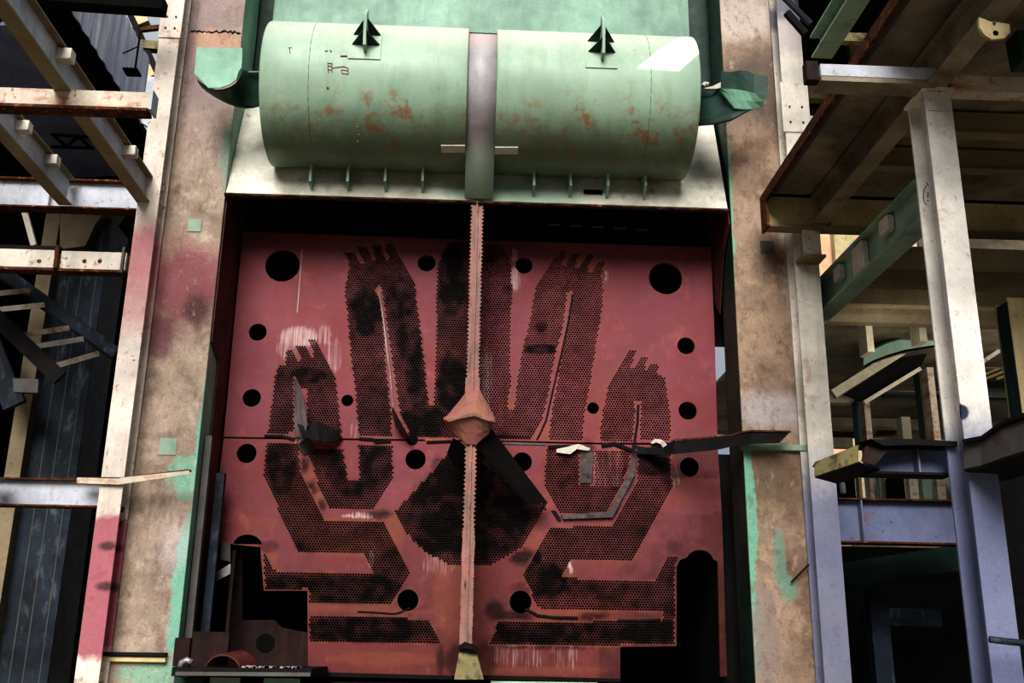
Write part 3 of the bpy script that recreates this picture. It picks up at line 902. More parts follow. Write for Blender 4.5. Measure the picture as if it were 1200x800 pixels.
# torn black plate at the seam on the right, reaching across the column
tp = thing('torn_plate', 'jagged black torn plate sticking out across the brown column at mid height', 'plate', at(820, 520, 12.4))
A = [(741, 521, SH - .02), (757, 524, SH - .05), (778, 524, 12.7), (790, 515, 12.5), (830, 512, 12.2), (858, 509, 11.97), (866, 506, 11.9), (880, 504, 11.75), (927, 505, 11.72)]
B = [(741, 531, SH - .03), (757, 532, SH - .1), (778, 533, 12.6), (790, 532, 12.4), (830, 528, 12.1), (845, 526, 11.95), (862, 522, 11.85), (880, 520, 11.72), (913, 519, 11.70)]
MB().loft(P3(A), P3(B), (0, .02, .004), 3).build('bent_sheet', 'dark', tp)
MB().loft(P3([(a, b - .5, Y - .02) for a, b, Y in A[3:]]), P3([(a, b + 1.6, Y - .02) for a, b, Y in A[3:]]), (0, .01, 0), 1).build('torn_edge', 'rust_edge', tp)

# ------------------------------------------------------------------ recess sides
zl = at(250, 400, 12.0).z
MB().prism([(-3.205, 12.04, 7.06), (-3.205, 12.3, 7.75), (-3.205, SH + .2, 9.8), (-3.205, SH + .2, 7.1),(-3.205, SH + .06, 7.1), (-3.205, SH + .06, .9), (-3.205, 12.45, .9), (-3.205, 12.45, zl - .15), (-3.205, 12.02, zl)], (.012, 0, 0)).build(
    'recess_side_plate', 'recess', label='dull red side plate between the tan column and the red sheet', cat='side plate', kind='thing')
MB().prism([(3.30, 12.04, 7.06), (3.30, 12.3, 7.75), (3.30, SH + .2, 9.8), (3.30, SH + .2, 7.1), (3.30, SH + .06, 7.1), (3.30, SH + .06, 6.2), (3.30, 12.7, 5.9), (3.30, 12.4, 6.6), (3.30, 12.0, 6.9)], (-.012, 0, 0)).build(
    'recess_side_plate', 'recess', label='short torn red side plate by the brown column', cat='side plate', kind='thing')
# dark casing behind the sheets
t = thing('condenser_casing', 'black hollow casing seen through the openings of the red sheet', 'casing', (0, 14.5, 0))
MB().box(-3.22, 3.24, 17.0, 17.05, 0, 10.5).build('rear_plate', 'black', t)
MB().box(-3.23, -3.19, SH + .08, 17.0, 0, 10.5).build('side_plate', 'black', t)
MB().box(3.19, 3.22, SH + .10, 17.0, 0, 10.5).build('side_plate', 'black', t)
MB().box(3.20, 3.75, 13.2, 13.22, 0, 4.1).build('dark_gap_filler', 'dark', t)  # dark fillers added to black out the gap beside the column
MB().box(3.20, 3.60, 13.2, 13.22, 5.6, 10.5).build('dark_gap_filler', 'dark', t)
MB().box(-3.15, 3.20, 13.3, 17.0, 10.5, 10.55).build('top_plate', 'black', t)
MB().box(-3.15, 3.20, SH + .5, 17.0, .02, .06).build('bottom_plate', 'black', t)
# faint bars up inside the roof of the recess
for k in range(5):
    p = at(655 + k * 24, 252 + k * 2, 14.5)
    MB().box(p.x - .12, p.x + .06, 14.4, 14.46, p.z - .02, p.z + .02).build('inner_bar', 'darkred', t)
    p = at(648 + k * 26, 266 + k * 1.5, 14.5)
    MB().box(p.x - .1, p.x + .1, 14.4, 14.46, p.z - .015, p.z + .015).build('inner_bar', 'beige_dark', t)
# second, sooty sheet deeper behind the lower-left gap
t = thing('inner_sheet', 'sooty dark red plate with one round hole behind the lower left gap', 'plate', at(315, 780, 13.4))
P0 = P3([(262, 640), (330, 640), (372, 690), (372, 795), (258, 795)], 13.35)
me = MB()
hc = at(311, 753, 13.35); n = 24
outer = [at(a, b, 13.35) for a, b in ((285, 730), (338, 730), (338, 778), (285, 778))]
me.prism([at(a, b, 13.35) for a, b in ((284, 726), (322, 726), (330, 735), (366, 742), (368, 792), (262, 792), (268, 640), (284, 640))], (0, .03, 0))
me.build('plate', 'darkred', t)
MB().tube([hc + Vector((0, -.012, 0)), hc + Vector((0, -.002, 0))], .115, 28).build('round_opening', 'black', t)

# ------------------------------------------------------------------ lower-left frame pieces and ledge
t = thing('side_bracing', 'grey steel frame beside the lower left gap of the red sheet', 'bracing', at(250, 790, 12.3))
for x0, x1, y0, mt in ((-3.2, -3.12, 12.2, 'steel_grey'), (-3.10, -3.0, 12.5, 'bluedark')):
    MB().box(x0, x1, y0, y0 + .1, .9, 4.0 if y0 < 12.4 else 3.6).build('upright', mt, t)
a = at(262, 660, 12.9)
MB().prism(P3([(250, 672), (270, 660), (270, 672), (251, 682)], 12.85), (0, .05, 0)).build('cross_tie', 'bare', t)
MB().prism(P3([(259, 636), (270, 636), (270, 658), (258, 655)], 12.85), (0, .03, 0)).build('gusset', 'steel_grey', t)
MB().box(at(268, 700, 12.9).x, at(272, 700, 12.9).x, 12.88, 12.93, .95, 2.7).build('upright', 'darkred', t)
t = thing('ledge', 'dark brown ledge at the foot of the tan column strewn with scrap', 'ledge', at(280, 795, 11.8))
z0, z1 = at(280, 786, 11.6).z, at(280, 782, 11.6).z
MB().box(at(203, 784, 11.6).x, at(366, 784, 11.6).x, 11.55, 12.9, z0 - .06, z1).build('plate', 'dark', t)
zt2 = at(230, 745, 11.8).z
MB().box(at(204, 760, 11.8).x, at(222, 760, 11.8).x, 11.8, 11.9, z1, zt2 - .02).build('upright_panel', 'darkred', t)
MB().box(at(222.5, 760, 11.8).x, at(266, 760, 11.8).x, 11.85, 11.9, z1, zt2 + .05).build('upright_panel', 'darkred', t)
MB().bar(at(206, 789, 11.5), at(364, 790, 11.5), -.02, .02, -.02, .02).build('front_angle', 'steel_grey', t)
for (a, b) in ((205, 'green_dk'), (240, 'green_beam'), (310, 'green_flap')):
    MB().box(at(a, 795, 12.0).x, at(a + 42, 795, 12.0).x, 11.96, 12.0, .2, z0 - .08).build('lower_panel', b, t)
pts = [at(261 + 20 * math.cos(math.radians(a)), 784 - 18 * math.sin(math.radians(a)), 11.62) for a in range(0, 181, 12)]
q = MB()
q.loft([p for p in pts], [p + Vector((.12, .28, .04)) for p in pts], (0, .0, -.02), 2)
q.build('half_pipe', 'recess', label='curved half ring of pipe lying on the ledge', cat='pipe offcut', kind='thing', smooth=False)
MB().tube(P3([(211, 784, 11.6), (213, 776, 11.6), (219, 773, 11.6), (225, 776, 11.6)]), .035, 8).build('metal_offcut', 'bare', label='short pale bent offcut on the ledge end', cat='offcut', kind='thing', smooth=True)
q = MB()
for k in range(26):
    p = at(random.uniform(284, 352), 783.5, 11.62); s = random.uniform(.01, .025)
    q.box(p.x - s, p.x + s, 11.6, 11.63, z1, z1 + s)
q.build('loose_rubble', 'bare', label='grey crumbs of rubble along the ledge', cat='rubble', kind='stuff')
# bottom sill in front of the sheet
MB().box(-1.6, 3.3, 12.95, 13.1, 0, 1.17).build('base_girder', 'dark', label='black base girder under the red sheet', cat='girder', kind='thing')
MB().box(at(575, 798, 12.8).x, at(700, 798, 12.8).x, 12.78, 12.82, .6, at(600, 798, 12.8).z).build('base_plate', 'green_beam', label='green plate just below the red sheet', cat='plate', kind='thing')

# ------------------------------------------------------------------ hood: sloped skirt
SLY, SLZ = 0.5, 1.5


def skirt_y(z): return 12.0 + (z - 7.1) / 3.0


t = thing('exhaust_hood', 'pale sloping hood plate under the green drums', 'hood', (0, 12.2, 7.08))
hw = [(-3.21, skirt_y(7.1), 7.1), (3.28, skirt_y(7.1), 7.1), (3.28, skirt_y(9), 9.0), (-3.21, skirt_y(9), 9.0)]
MB().prism(hw, (0, .03, 0)).build('sloped_plate', 'skirt', t)
MB().box(-3.22, 3.285, 11.955, 12.03, 7.07, 7.1).build('lower_lip', 'rust_edge', t)
a, b = at(684, 224.5, skirt_y(7.25) - .004), at(706, 226, skirt_y(7.25) - .004)
MB().box(a.x, b.x, a.y - .006, a.y, a.z - .03, a.z + .03).build('slot', 'black', t, label='small black slot')
q = MB()
zprev = None
pts = [(-3.2 + 6.45 * k / 80, 11.95, 7.065 + random.uniform(-.012, .012)) for k in range(81)]
q.tube(pts, [random.uniform(.006, .02) for _ in pts], 5).build('burnt_edge', 'dark', t)
# triangular sides of hood to columns
MB().box(-3.7, 3.8, 12.86, 12.9, 8.9, 12.4).build('shadow_plate', 'green_dk', label='dark green plate added for the shadow behind the mint green casing wall', cat='plate', kind='thing')  # dark plate added for the shaded gaps beside the casing wall
MB().box(-3.0, 3.05, 12.75, 12.8, 9.0, 12.4).build('upper_casing', 'green', label='flat mint green casing wall above the drums', cat='casing', kind='thing')
MB().box(-3.3, 3.35, 12.0, 13.0, 12.4, 12.5).build('upper_soffit', 'green_dk', label='dark green soffit at the very top above the drums', cat='soffit', kind='thing')

# drums
YC, ZCD, RD = 11.75, 8.40, 0.92


def drum_pt(px, py):
    r = ray(px, py)
    # (r.y t - YC)^2 + (ZC + r.z t - ZCD)^2 = R^2
    A_ = r.y ** 2 + r.z ** 2; B_ = -2 * (r.y * YC + r.z * (ZCD - ZC)); C_ = YC ** 2 + (ZCD - ZC) ** 2 - RD ** 2
    D_ = B_ * B_ - 4 * A_ * C_
    t_ = (-B_ - math.sqrt(max(0, D_))) / (2 * A_)
    p = Vector((r.x * t_, r.y * t_, ZC + r.z * t_))
    nrm = Vector((0, p.y - YC, p.z - ZCD)).normalized()
    return p, nrm


xl0 = -2.66; xl1 = at(547, 120, 10.86).x; xr0 = at(581.5, 120, 10.86).x; xr1 = 2.715


def drum(x0, x1, label):
    t = thing('drum_cover', label, 'drum', ((x0 + x1) / 2, YC, 7.5))
    n = 72
    mb = MB()
    rings = []
    xs_ = [x0, x0 + .015] + [x0 + (x1 - x0) * k / 6 for k in range(1, 6)] + [x1 - .015, x1]
    for i, x in enumerate(xs_):
        R = RD - (.008 if i in (0, len(xs_) - 1) else 0)
        mb.v += [Vector((x, YC + R * math.cos(2 * math.pi * k / n), ZCD + R * math.sin(2 * math.pi * k / n))) for k in range(n)]
    for i in range(len(xs_) - 1):
        for k in range(n):
            mb.f.append((i * n + k, i * n + (k + 1) % n, (i + 1) * n + (k + 1) % n, (i + 1) * n + k))
    mb.f.append(tuple(range(n))); mb.f.append(tuple((len(xs_) - 1) * n + k for k in range(n)))
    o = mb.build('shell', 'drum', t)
    for p in o.data.polygons:
        p.use_smooth = len(p.vertices) == 4
    return t


def arc_tube(x0, x1, a0, a1, rr, r, name, mat, par):
    pts = [((x0 + (x1 - x0) * k / 20), YC + rr * math.cos(math.radians(a0 + (a1 - a0) * k / 20)), ZCD + rr * math.sin(math.radians(a0 + (a1 - a0) * k / 20))) for k in range(21)]
    MB().tube(pts, r, 5).build(name, mat, par)


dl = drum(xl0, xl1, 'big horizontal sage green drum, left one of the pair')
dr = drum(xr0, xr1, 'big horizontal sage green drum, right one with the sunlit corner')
p, _ = drum_pt(361, 110); arc_tube(p.x, p.x, 95, 250, RD - .001, .0035, 'weld_seam', 'green_dk', dl)
p, _ = drum_pt(763, 110); arc_tube(p.x, p.x, 95, 250, RD - .001, .0035, 'weld_seam', 'green_dk', dr)


def lug(px0, px1, py0, py1, cx, par):
    a, n1 = drum_pt((px0 + px1) / 2, (py0 + py1) / 2)
    xA = drum_pt(px0, (py0 + py1) / 2)[0].x; xB = drum_pt(px1, (py0 + py1) / 2)[0].x
    top, nt_ = drum_pt(cx, py0 + 1); bot, nb = drum_pt(cx, py1)
    th0 = math.atan2(top.z - ZCD, top.y - YC); th1 = math.atan2(bot.z - ZCD, bot.y - YC)
    if th0 < 0: th0 += 2 * math.pi
    if th1 < 0: th1 += 2 * math.pi

    def c(x, th, r): return Vector((x, YC + r * math.cos(th), ZCD + r * math.sin(th)))
    n = 6
    A_ = [c(xA, th0 + (th1 - th0) * k / n, RD + .015) for k in range(n + 1)]
    B_ = [c(xB, th0 + (th1 - th0) * k / n, RD + .015) for k in range(n + 1)]
    lugo = MB().loft(A_, B_, -n1 * .014, 1).build('lifting_lug', 'drum', par, label='square pad with a finned lifting lug')
    xm = (xA + xB) / 2 + .01
    tv = th0 + (th1 - th0) * -.08; tb = th0 + (th1 - th0) * .80
    MB().prism([c(xm - .018, tv, RD + .01), c(xm - .018, tv, RD + .30), c(xm - .018, tv + (tb - tv) * .35, RD + .33), c(xm - .018, tb, RD + .16), c(xm - .018, tb, RD + .01)], (.036, 0, 0)).build('lug_plate', 'green_beam', lugo)
    for f in (.12, .52):
        th = th0 + (th1 - th0) * f
        d = Vector((0, -math.sin(th), math.cos(th))) * .016
        for sg in (-1, 1):
            MB().prism([c(xm + sg * .02, th, RD + .01), c(xm + sg * .02, th, RD + .24), c(xm + sg * .17, th, RD + .012)], d).build('lug_fin', 'green_dk', lugo)


lug(409, 447, 38, 69.5, 429, dl)
lug(686, 722.5, 46, 80, 704, dr)


def dbar(px0, px1, py0, py1, par):
    a, n1 = drum_pt(px0, (py0 + py1) / 2); b, _ = drum_pt(px1, (py0 + py1) / 2)
    h = .055
    u = Vector((0, n1.z, -n1.y)) * h
    o = -n1 * .0
    MB().prism([a - u + n1 * .01, b - u + n1 * .01, b + u + n1 * .01, a + u + n1 * .01], n1 * .02).build('joint_bar', 'skirt', par, label='small pale bar at the inner edge')


dbar(517, 545, 167, 179, dl); dbar(580, 607, 169, 181, dr)
# red chalk marks and tiny white dots on the left drum, marks on the right one
def mark(strokes, par, mat_='darkred', r=.006, nm='chalk_mark', **kw):
    mb = MB()
    for st in strokes:
        mb.tube([drum_pt(a, b)[0] + drum_pt(a, b)[1] * .002 for a, b in st], r, 5)
    return mb.build(nm, mat_, par, **kw)


M['redmark'] = material('red_chalk', (150, 50, 44), bump=0)
mark([[(384, 74), (385, 86)], [(389, 74), (389, 85)], [(384, 77), (389, 78)], [(384, 82), (389, 82)], [(384, 74), (389, 75)], [(389, 80), (396, 79), (403, 78), (408, 80), (408, 86)],
      [(400, 82), (408, 83)], [(400, 82), (401, 86), (408, 87)]], dl, 'redmark', .005, label='red chalk scribble')
mark([[(339, 56), (340, 63)], [(338, 56), (342, 56)]], dl, 'redmark', .005)
mark([[(399, 66), (407, 66)]], dl, 'redmark', .01)
mark([[(381, 60), (384, 60)], [(387, 59), (388, 61)]], dl, 'redmark', .008)
mark([[(383, 103), (385, 103)]], dl, 'redmark', .012)
mark([[(419, 148), (419, 149)], [(421, 157), (421, 158)], [(419, 165), (419, 166)]], dl, 'white', .009, 'paint_dot')
# gusset fins
for k, px in enumerate((363, 407, 451, 495, 626, 669, 713, 757)):
    par = dl if k < 4 else dr
    base = 212 if k < 4 else 217
    lo = at(px, base, 11.84); x = lo.x
    zs_ = lo.z
    y_s = skirt_y(zs_ + .02)
    MB().prism([(x - .016, 11.84, zs_), (x - .016, 11.84, zs_ + .36), (x - .016, 12.10, 7.62), (x - .016, skirt_y(7.55), 7.55), (x - .016, skirt_y(7.2) - .0, 7.22)], (.032, 0, 0)).build('gusset', 'green_beam', par)
# closure strip between drum undersides and the hood
t2 = thing('centre_band', 'narrow pale pink band between the two green drums', 'band', (0.03, 11.6, 7.12))
prof = []
for a in range(80, 236, 3):
    prof.append((YC + .86 * math.cos(math.radians(a)), ZCD + .86 * math.sin(math.radians(a))))
prof += [(11.5, 7.5), (11.93, 7.12)]
MB().loft([(xl1 - .004, y, z) for y, z in prof], [(xr0 + .004, y, z) for y, z in prof], (0, .02, 0), 1).build('band_plate', 'strip', t2, smooth=True)
tp_ = [(YC + .875 * math.cos(math.radians(a)), ZCD + .875 * math.sin(math.radians(a))) for a in range(96, 122, 5)]
MB().loft([(xl1 + .003, y, z) for y, z in tp_], [(xr0 - .003, y, z) for y, z in tp_], (0, .01, 0), 1).build('end_cover', 'green_flap', t2, label='mint green cover at the top of the band')


# cut-open elbow on the left
te = thing('cut_duct', 'cut-open mint green duct elbow at the left end of the drums', 'duct', at(265, 128, 11.3))
Yf = 11.15
face = [(230.5, 55), (284, 56), (284, 66), (283, 79), (279.5, 84), (277, 93), (270, 98.5), (259, 102.5), (244, 103), (236, 94), (227.5, 86)]
MB().prism(P3(face, Yf), (0, .015, 0)).build('end_flange', 'green_flap', te, label='flat mint green end plate')
lip = [(227.5, 86, Yf), (244, 103, Yf), (259, 102.5, Yf), (270, 98.5, Yf), (277, 93, Yf), (280, 84, Yf), (283, 79, Yf)]
secs = []
# sections from lip sweeping to drum end
low0 = [(228, 87), (244, 105), (262, 103.5), (272, 99.5), (279, 93), (282, 85.5), (283, 79)]
S0 = P3([(a, b, Yf + .01) for a, b in low0])
S1 = P3([(233, 97, Yf + .25), (250, 109, Yf + .22), (268, 112, Yf + .22), (279, 108, Yf + .3), (285, 100, Yf + .42), (287, 91, Yf + .5), (287, 82, Yf + .5)])
S2 = P3([(236, 102, Yf + .45), (258, 118, Yf + .40), (276, 123, Yf + .38), (290, 119, Yf + .45), (297, 107, Yf + .6), (297, 95, Yf + .7), (296, 83.5, Yf + .7)])
S3 = P3([(262, 119.5, Yf + .6), (283, 127, Yf + .5), (298, 128, Yf + .45), (310, 124, Yf + .55), (312, 110, Yf + .75), (312, 97, Yf + .85), (312, 84, Yf + .85)])
mb = MB()
rows_ = [S0, S1, S2, S3]
vs_ = [v for r_ in rows_ for v in r_]; m_ = len(S0)
fs_ = [(j * m_ + i, j * m_ + i + 1, (j + 1) * m_ + i + 1, (j + 1) * m_ + i) for j in range(3) for i in range(m_ - 1)]
mb.add(vs_, fs_)
o = mb.build('trough', 'green_dk', te, smooth=True, label='dark green curved trough')
so = o.modifiers.new('thickness', 'SOLIDIFY'); so.thickness = .02
sb = o.modifiers.new('sub', 'SUBSURF'); sb.levels = 1; sb.render_levels = 1
MB().tube(P3([(284, 84.5, Yf + .45), (298, 84.5, Yf + .6), (310, 84, Yf + .8)]), .015, 6).build('rim', 'green_beam', te)

# torn elbow on the right
tr = thing('cut_duct', 'ripped dark green duct elbow at the right end of the drums', 'duct', at(850, 148, 11.3))
R0 = P3([(818, 103, 11.75), (817, 115, 11.7), (816, 130, 11.6), (816, 142, 11.5), (816, 148, 11.4)])
R1 = P3([(832, 103, 11.7), (834, 112, 11.65), (836, 126, 11.5), (838, 138, 11.4), (838, 146, 11.3)])
R2 = P3([(844, 103, 11.55), (848, 112, 11.5), (850, 124, 11.4), (854, 134, 11.3), (856, 142, 11.2)])
R3 = P3([(846, 110, 11.45), (854, 118, 11.4), (862, 124, 11.3), (872, 128, 11.2), (880, 129, 11.1)])
mb = MB(); m_ = 5
mb.add(R0 + R1 + R2 + R3, [(j * m_ + i, j * m_ + i + 1, (j + 1) * m_ + i + 1, (j + 1) * m_ + i) for j in range(3) for i in range(m_ - 1)])
o = mb.build('trough', 'green_dk', tr, smooth=True, label='dark green curved trough')
so = o.modifiers.new('thickness', 'SOLIDIFY'); so.thickness = .02
TA = [(845.5, 83.5, 11.3), (857, 84.5, 11.2), (866, 82.5, 11.1), (876, 83, 11.05), (884, 87, 11.0), (900, 89.5, 10.95)]
TB = [(845, 104, 11.25), (857, 104, 11.15), (866, 105, 11.08), (876, 107, 11.0), (884, 109, 10.95), (899, 112, 10.9)]
TC = [(845.5, 109, 11.3), (853, 117, 11.25), (861, 127, 11.2), (872, 128, 11.12), (882, 128, 11.08), (893, 126, 11.05)]
MB().loft(P3(TA), P3(TB), (0, .02, 0), 2).build('upper_flap', 'green_dk', tr, smooth=False)
MB().loft(P3(TB), P3(TC), (0, .02, 0), 2).build('torn_flange', 'green_flap', tr, label='pale green torn flange')
mb = MB()
mb.tube(P3([(824, 101, 11.5), (826, 98, 11.5), (830, 99, 11.5)]), .03, 7)
mb.loft(P3([(826, 103, 11.5), (836, 100.5, 11.5), (845, 96, 11.5)]), P3([(826, 104, 11.5), (838, 104, 11.5), (845, 103, 11.5)]), (0, .03, 0), 1)
mb.build('bright_scrap', 'white', tr)
# tattered sheet edge top of drum left end
# ------------------------------------------------------------------ left side steelwork
zb1 = 6.84
hB = .40
pB0, pB1 = at(-60, 225, 12.0), at(158, 228, 12.0)
zB = (at(100, 243, 11.86).z + at(100, 211, 11.86).z) / 2
beam('platform_beam', 'deep cream I-beam across the top left, joists bearing on it', (-7.2, 11.95, zB), (xa - .05, 11.95, zB), hB, .2, 'bluewhite', stiff=(.62,), fmat='rust_edge')
# joists towards the camera
zj = zB
for (pa, pb, lab) in (((0, 17), (157, 233), 'long cream joist with white cleats running up out of the top left'), ((0, 162), (61, 233), 'shorter cream joist at the left edge, lower of the two')):
    a = atz(pa[0], pa[1], zj - .18); b = atz(pb[0], pb[1], zj - .18)
    x = (a.x + b.x) / 2 + .07
    near = 3.5 if pa[1] < 100 else 6.0
    jb = beam('ceiling_joist', lab, (x, 11.83, zj), (x, near, zj), .36, .16, 'bluewhite', fmat='beige_dark')
    for f in ([.12, .26, .36, .52] if pa[1] < 100 else [.12, .26]):
        y = 11.83 + (near - 11.83) * f
        MB().box(x + .008, x + .15, y - .06, y + .06, zj + .02, zj + .14).build('cleat', 'cream', jb, bevel=.004)
# front cross beam under the joists
yA = 9.05
zA = at(90, 124, yA).z
xe = at(176, 118, yA).x
xs0 = at(-60, 118, yA).x
t = thing('cross_beam', 'rust-streaked cream box beam across the left in front of the joists', 'beam', ((xe + xs0) / 2, yA, zA))
hA = at(90, 105, yA).z - at(90, 124, yA).z
MB().box(xs0, xe, yA, yA + .14, zA, zA + hA).build('channel', 'cream_rusty', t, bevel=.005)
MB().box(xs0, xe - .02, yA - .01, yA + .16, zA - .03, zA).build('lower_flange', 'rust_edge', t)
MB().box(xe, xe + .025, yA - .02, yA + .16, zA - .02, zA + hA + .02).build('end_plate', 'bluewhite', t)
# beam C
yCb = 11.8
zc0, zc1 = at(70, 314, yCb).z, at(70, 293, yCb).z
t = thing('cross_beam', 'cream box beam with bolt holes, middle of the left side above the stair', 'beam', (-5, yCb, zc0))
xC0, xC1, xCm = at(-60, 300, yCb).x, at(148, 304, yCb).x, at(68, 302, yCb).x
MB().box(xC0, xCm - .03, yCb, yCb + .14, zc0, zc1).build('channel', 'cream', t, bevel=.005)
MB().box(xCm + .03, xC1, yCb, yCb + .14, zc0 - .005, zc1 - .005).build('channel', 'cream', t, bevel=.005)
MB().tube([(xCm, yCb - .03, zc0 - .02), (xCm, yCb - .04, (zc0 + zc1) / 2), (xCm - .02, yCb - .02, zc1 + .05)], .03, 8).build('coupling', 'rust_edge', t)
MB().box(xC0, xC1, yCb - .01, yCb + .16, zc0 - .035, zc0 - .006).build('lower_flange', 'rust_edge', t)
MB().box(xC0, xCm, yCb + .02, yCb + .3, zc1, zc1 + .06).build('upper_angle', 'dark', t)
for px in (46, 99, 117):
    p = at(px, 306, yCb); q = MB(); boltring(q, (p.x, yCb, p.z), (0, -1, 0), .028, .006); q.build('bolt_hole', 'rust_edge', t)
MB().box(xC1 - .05, xC1 - .02, yCb - .04, yCb + .16, zc0 - .05, zc1 + .05).build('end_plate', 'steel_grey', t)
# beam D
yD = 11.8
zD0, zD1 = at(60, 591, yD).z, at(60, 562, yD).z
xD1 = at(112, 575, yD).x; xD0 = at(-60, 575, yD).x
t = beam('cross_beam', 'pale I-beam low on the left joining the pink-stained post', (xD0, yD + .1, (zD0 + zD1) / 2), (xa - .0, yD + .1, (zD0 + zD1) / 2), zD1 - zD0 + .04, .2, 'bluewhite', fmat='rust_edge')
beam('depth_beam', 'grey beam end running towards the viewer at the lower left edge', (at(14, 577, 11.7).x - .2, 11.7, (zD0 + zD1) / 2 - .02), (at(14, 577, 11.7).x - .35, 8.5, (zD0 + zD1) / 2 - .02), .3, .22, 'bluedark', fmat='beige_dark')
# lath crossing the post
t = thing('loose_angle', 'thin rusty angle bar laid across the left post, one end bent up', 'angle bar', at(150, 562, 11.6))
MB().loft(P3([(90, 559, 11.62), (140, 559.5, 11.6), (222, 550, 11.5)]), P3([(90, 566, 11.62), (140, 567.5, 11.6), (222, 555.5, 11.5)]), (0, .012, 0), 1).build('vertical_leg', 'cream_rusty', t)
MB().loft(P3([(90, 558.5, 11.62), (140, 559, 11.6), (222, 549.5, 11.5)]), P3([(90, 560, 11.62), (140, 560.5, 11.6), (222, 551, 11.5)]), (0, .1, 0), 1).build('horizontal_leg', 'rust_edge', t)

# dark rear column and slim post
yR = 14.8
x0, x1 = at(37, 500, yR).x, at(97, 500, yR).x
t = thing('rear_column', 'large blue-black box column in shadow behind the left steelwork', 'column', ((x0 + x1) / 2, yR + .4, 0))
MB().box(x0, x1, yR, yR + .03, 0, 7.9).build('front_plate', 'bluedark', t)
MB().box(x1 - .03, x1, yR + .03, yR + .8, 0, 7.9).build('side_plate', 'steel_grey', t)
MB().box(x0, x0 + .03, yR + .03, yR + .8, 0, 7.9).build('side_plate', 'dark', t)
for f in (.3, .55, .85):
    xx = x0 + (x1 - x0) * f
    MB().bar((xx, yR - .002, 0), (xx, yR - .002, 7.8), -.008, .008, -.004, .004, (0, 1, 0)).build('weld_seam', 'steel_grey', t)
xx = at(24, 500, 14.6).x
MB().box(xx - .12, xx + .1, 14.6, 14.8, 0, 8.2).build('slim_column', 'beige_dark', label='slim dim beige column left of the blue-black column', cat='column', kind='thing')
# haunch block on the rear column
MB().prism(P3([(70, 236), (132, 236), (112, 262), (100, 288), (70, 292)], 14.6), (0, .6, 0)).build('haunch_block', 'beige_dark', label='dim tapered block at the head of the blue-black column', cat='block', kind='thing')
MB().bar(at(28, 244, 13.6), at(40, 288, 13.6), -.04, .04, -.03, .03, (0, 1, 0)).build('brace', 'cream', label='short pale brace behind the top left beam', cat='brace', kind='thing')
MB().bar(at(0, 395, 14.0), at(30, 470, 14.0), -.3, .0, -.05, .05, (0, 1, 0)).build('side_slab', 'bluedark', label='blue-grey slab at the left edge under the stair', cat='slab', kind='thing')

# stair
t = thing('steel_stair', 'rusty steel stair seen from below behind the left post', 'stair', at(60, 430, 13.2))
ys1, ys2 = 13.7, 12.9
s1a, s1b = at(4, 316, ys1), at(138, 412, ys1)
MB().bar(s1a, s1b, -.03, .03, -.12, .06).build('stringer', 'bluedark', t)
MB().bar(s1a + Vector((0, -.06, -.13)), s1b + Vector((0, -.06, -.13)), -.04, .06, -.03, .0).build('stringer_flange', 'dark', t)
s2a, s2b = at(-30, 345, ys2), at(72, 442, ys2)
MB().bar(s2a, s2b, -.03, .03, -.12, .08).build('stringer', 'dark', t)
for k, (a, b, c, d) in enumerate(((-5, 344, 34, 340), (-5, 363, 51, 357), (29, 392, 80, 384), (34, 407, 97, 397), (57, 431, 115, 414))):
    pa, pb = at(a, b, ys2 + .05), at(c, d, ys1 - .12)
    MB().bar(pa, pb, -.02, .02, -.035, .035).build('tread', 'cream_rusty' if k % 2 == 0 else 'cream', t)
# corner bracket under beam D's left end etc.
p = at(33, 452, 13.0)
MB().prism(P3([(15, 443), (45, 444), (44, 460), (16, 459)], 13.0), (0, .1, 0)).build('cleat_bracket', 'steel_grey', label='small grey bolted bracket below the stair', cat='bracket', kind='thing')

# clad wall and dark soffit top-left
xw = -6.4
wa, wb_ = atx(82, 10, xw), atx(141, 108, xw)
zw = (wa.z + wb_.z) / 2
yfar = wb_.y + 1.2
q = MB()
n = 60
A_ = []; B_ = []
for k in range(n + 1):
    y = 6 + (yfar - 6) * k / n
    dx = .03 if k % 2 else 0
    A_.append((xw + dx, y, zw)); B_.append((xw + dx, y, atx(153, 30, xw).z))
q.loft(A_, B_, (-.02, 0, 0), 1).build('clad_wall', 'cladding', label='grey corrugated cladding wall high in the top left', cat='cladding', kind='thing')
MB().box(-14, xw - .03, 6, 30, zw, zw + .1).build('dark_soffit', 'black', label='black soffit of the floor beyond the cladding', cat='soffit', kind='thing')
t = thing('bracket_platform', 'small black bracket with an upright rod fixed to the cladding', 'bracket', atx(140, 84, xw + .1))
p = atx(140, 84, xw + .15)
MB().box(p.x + .1, p.x + .35, p.y - .15, p.y + .1, p.z - .03, p.z).build('plate', 'black', t)
MB().tube([p + Vector((.3, -.1, 0)), p + Vector((.3, -.1, .75))], .02, 6).build('rod', 'black', t)
MB().tube([p + Vector((.05, -.1, .3)), p + Vector((.3, -.1, .45))], .012, 6).build('strut', 'black', t)
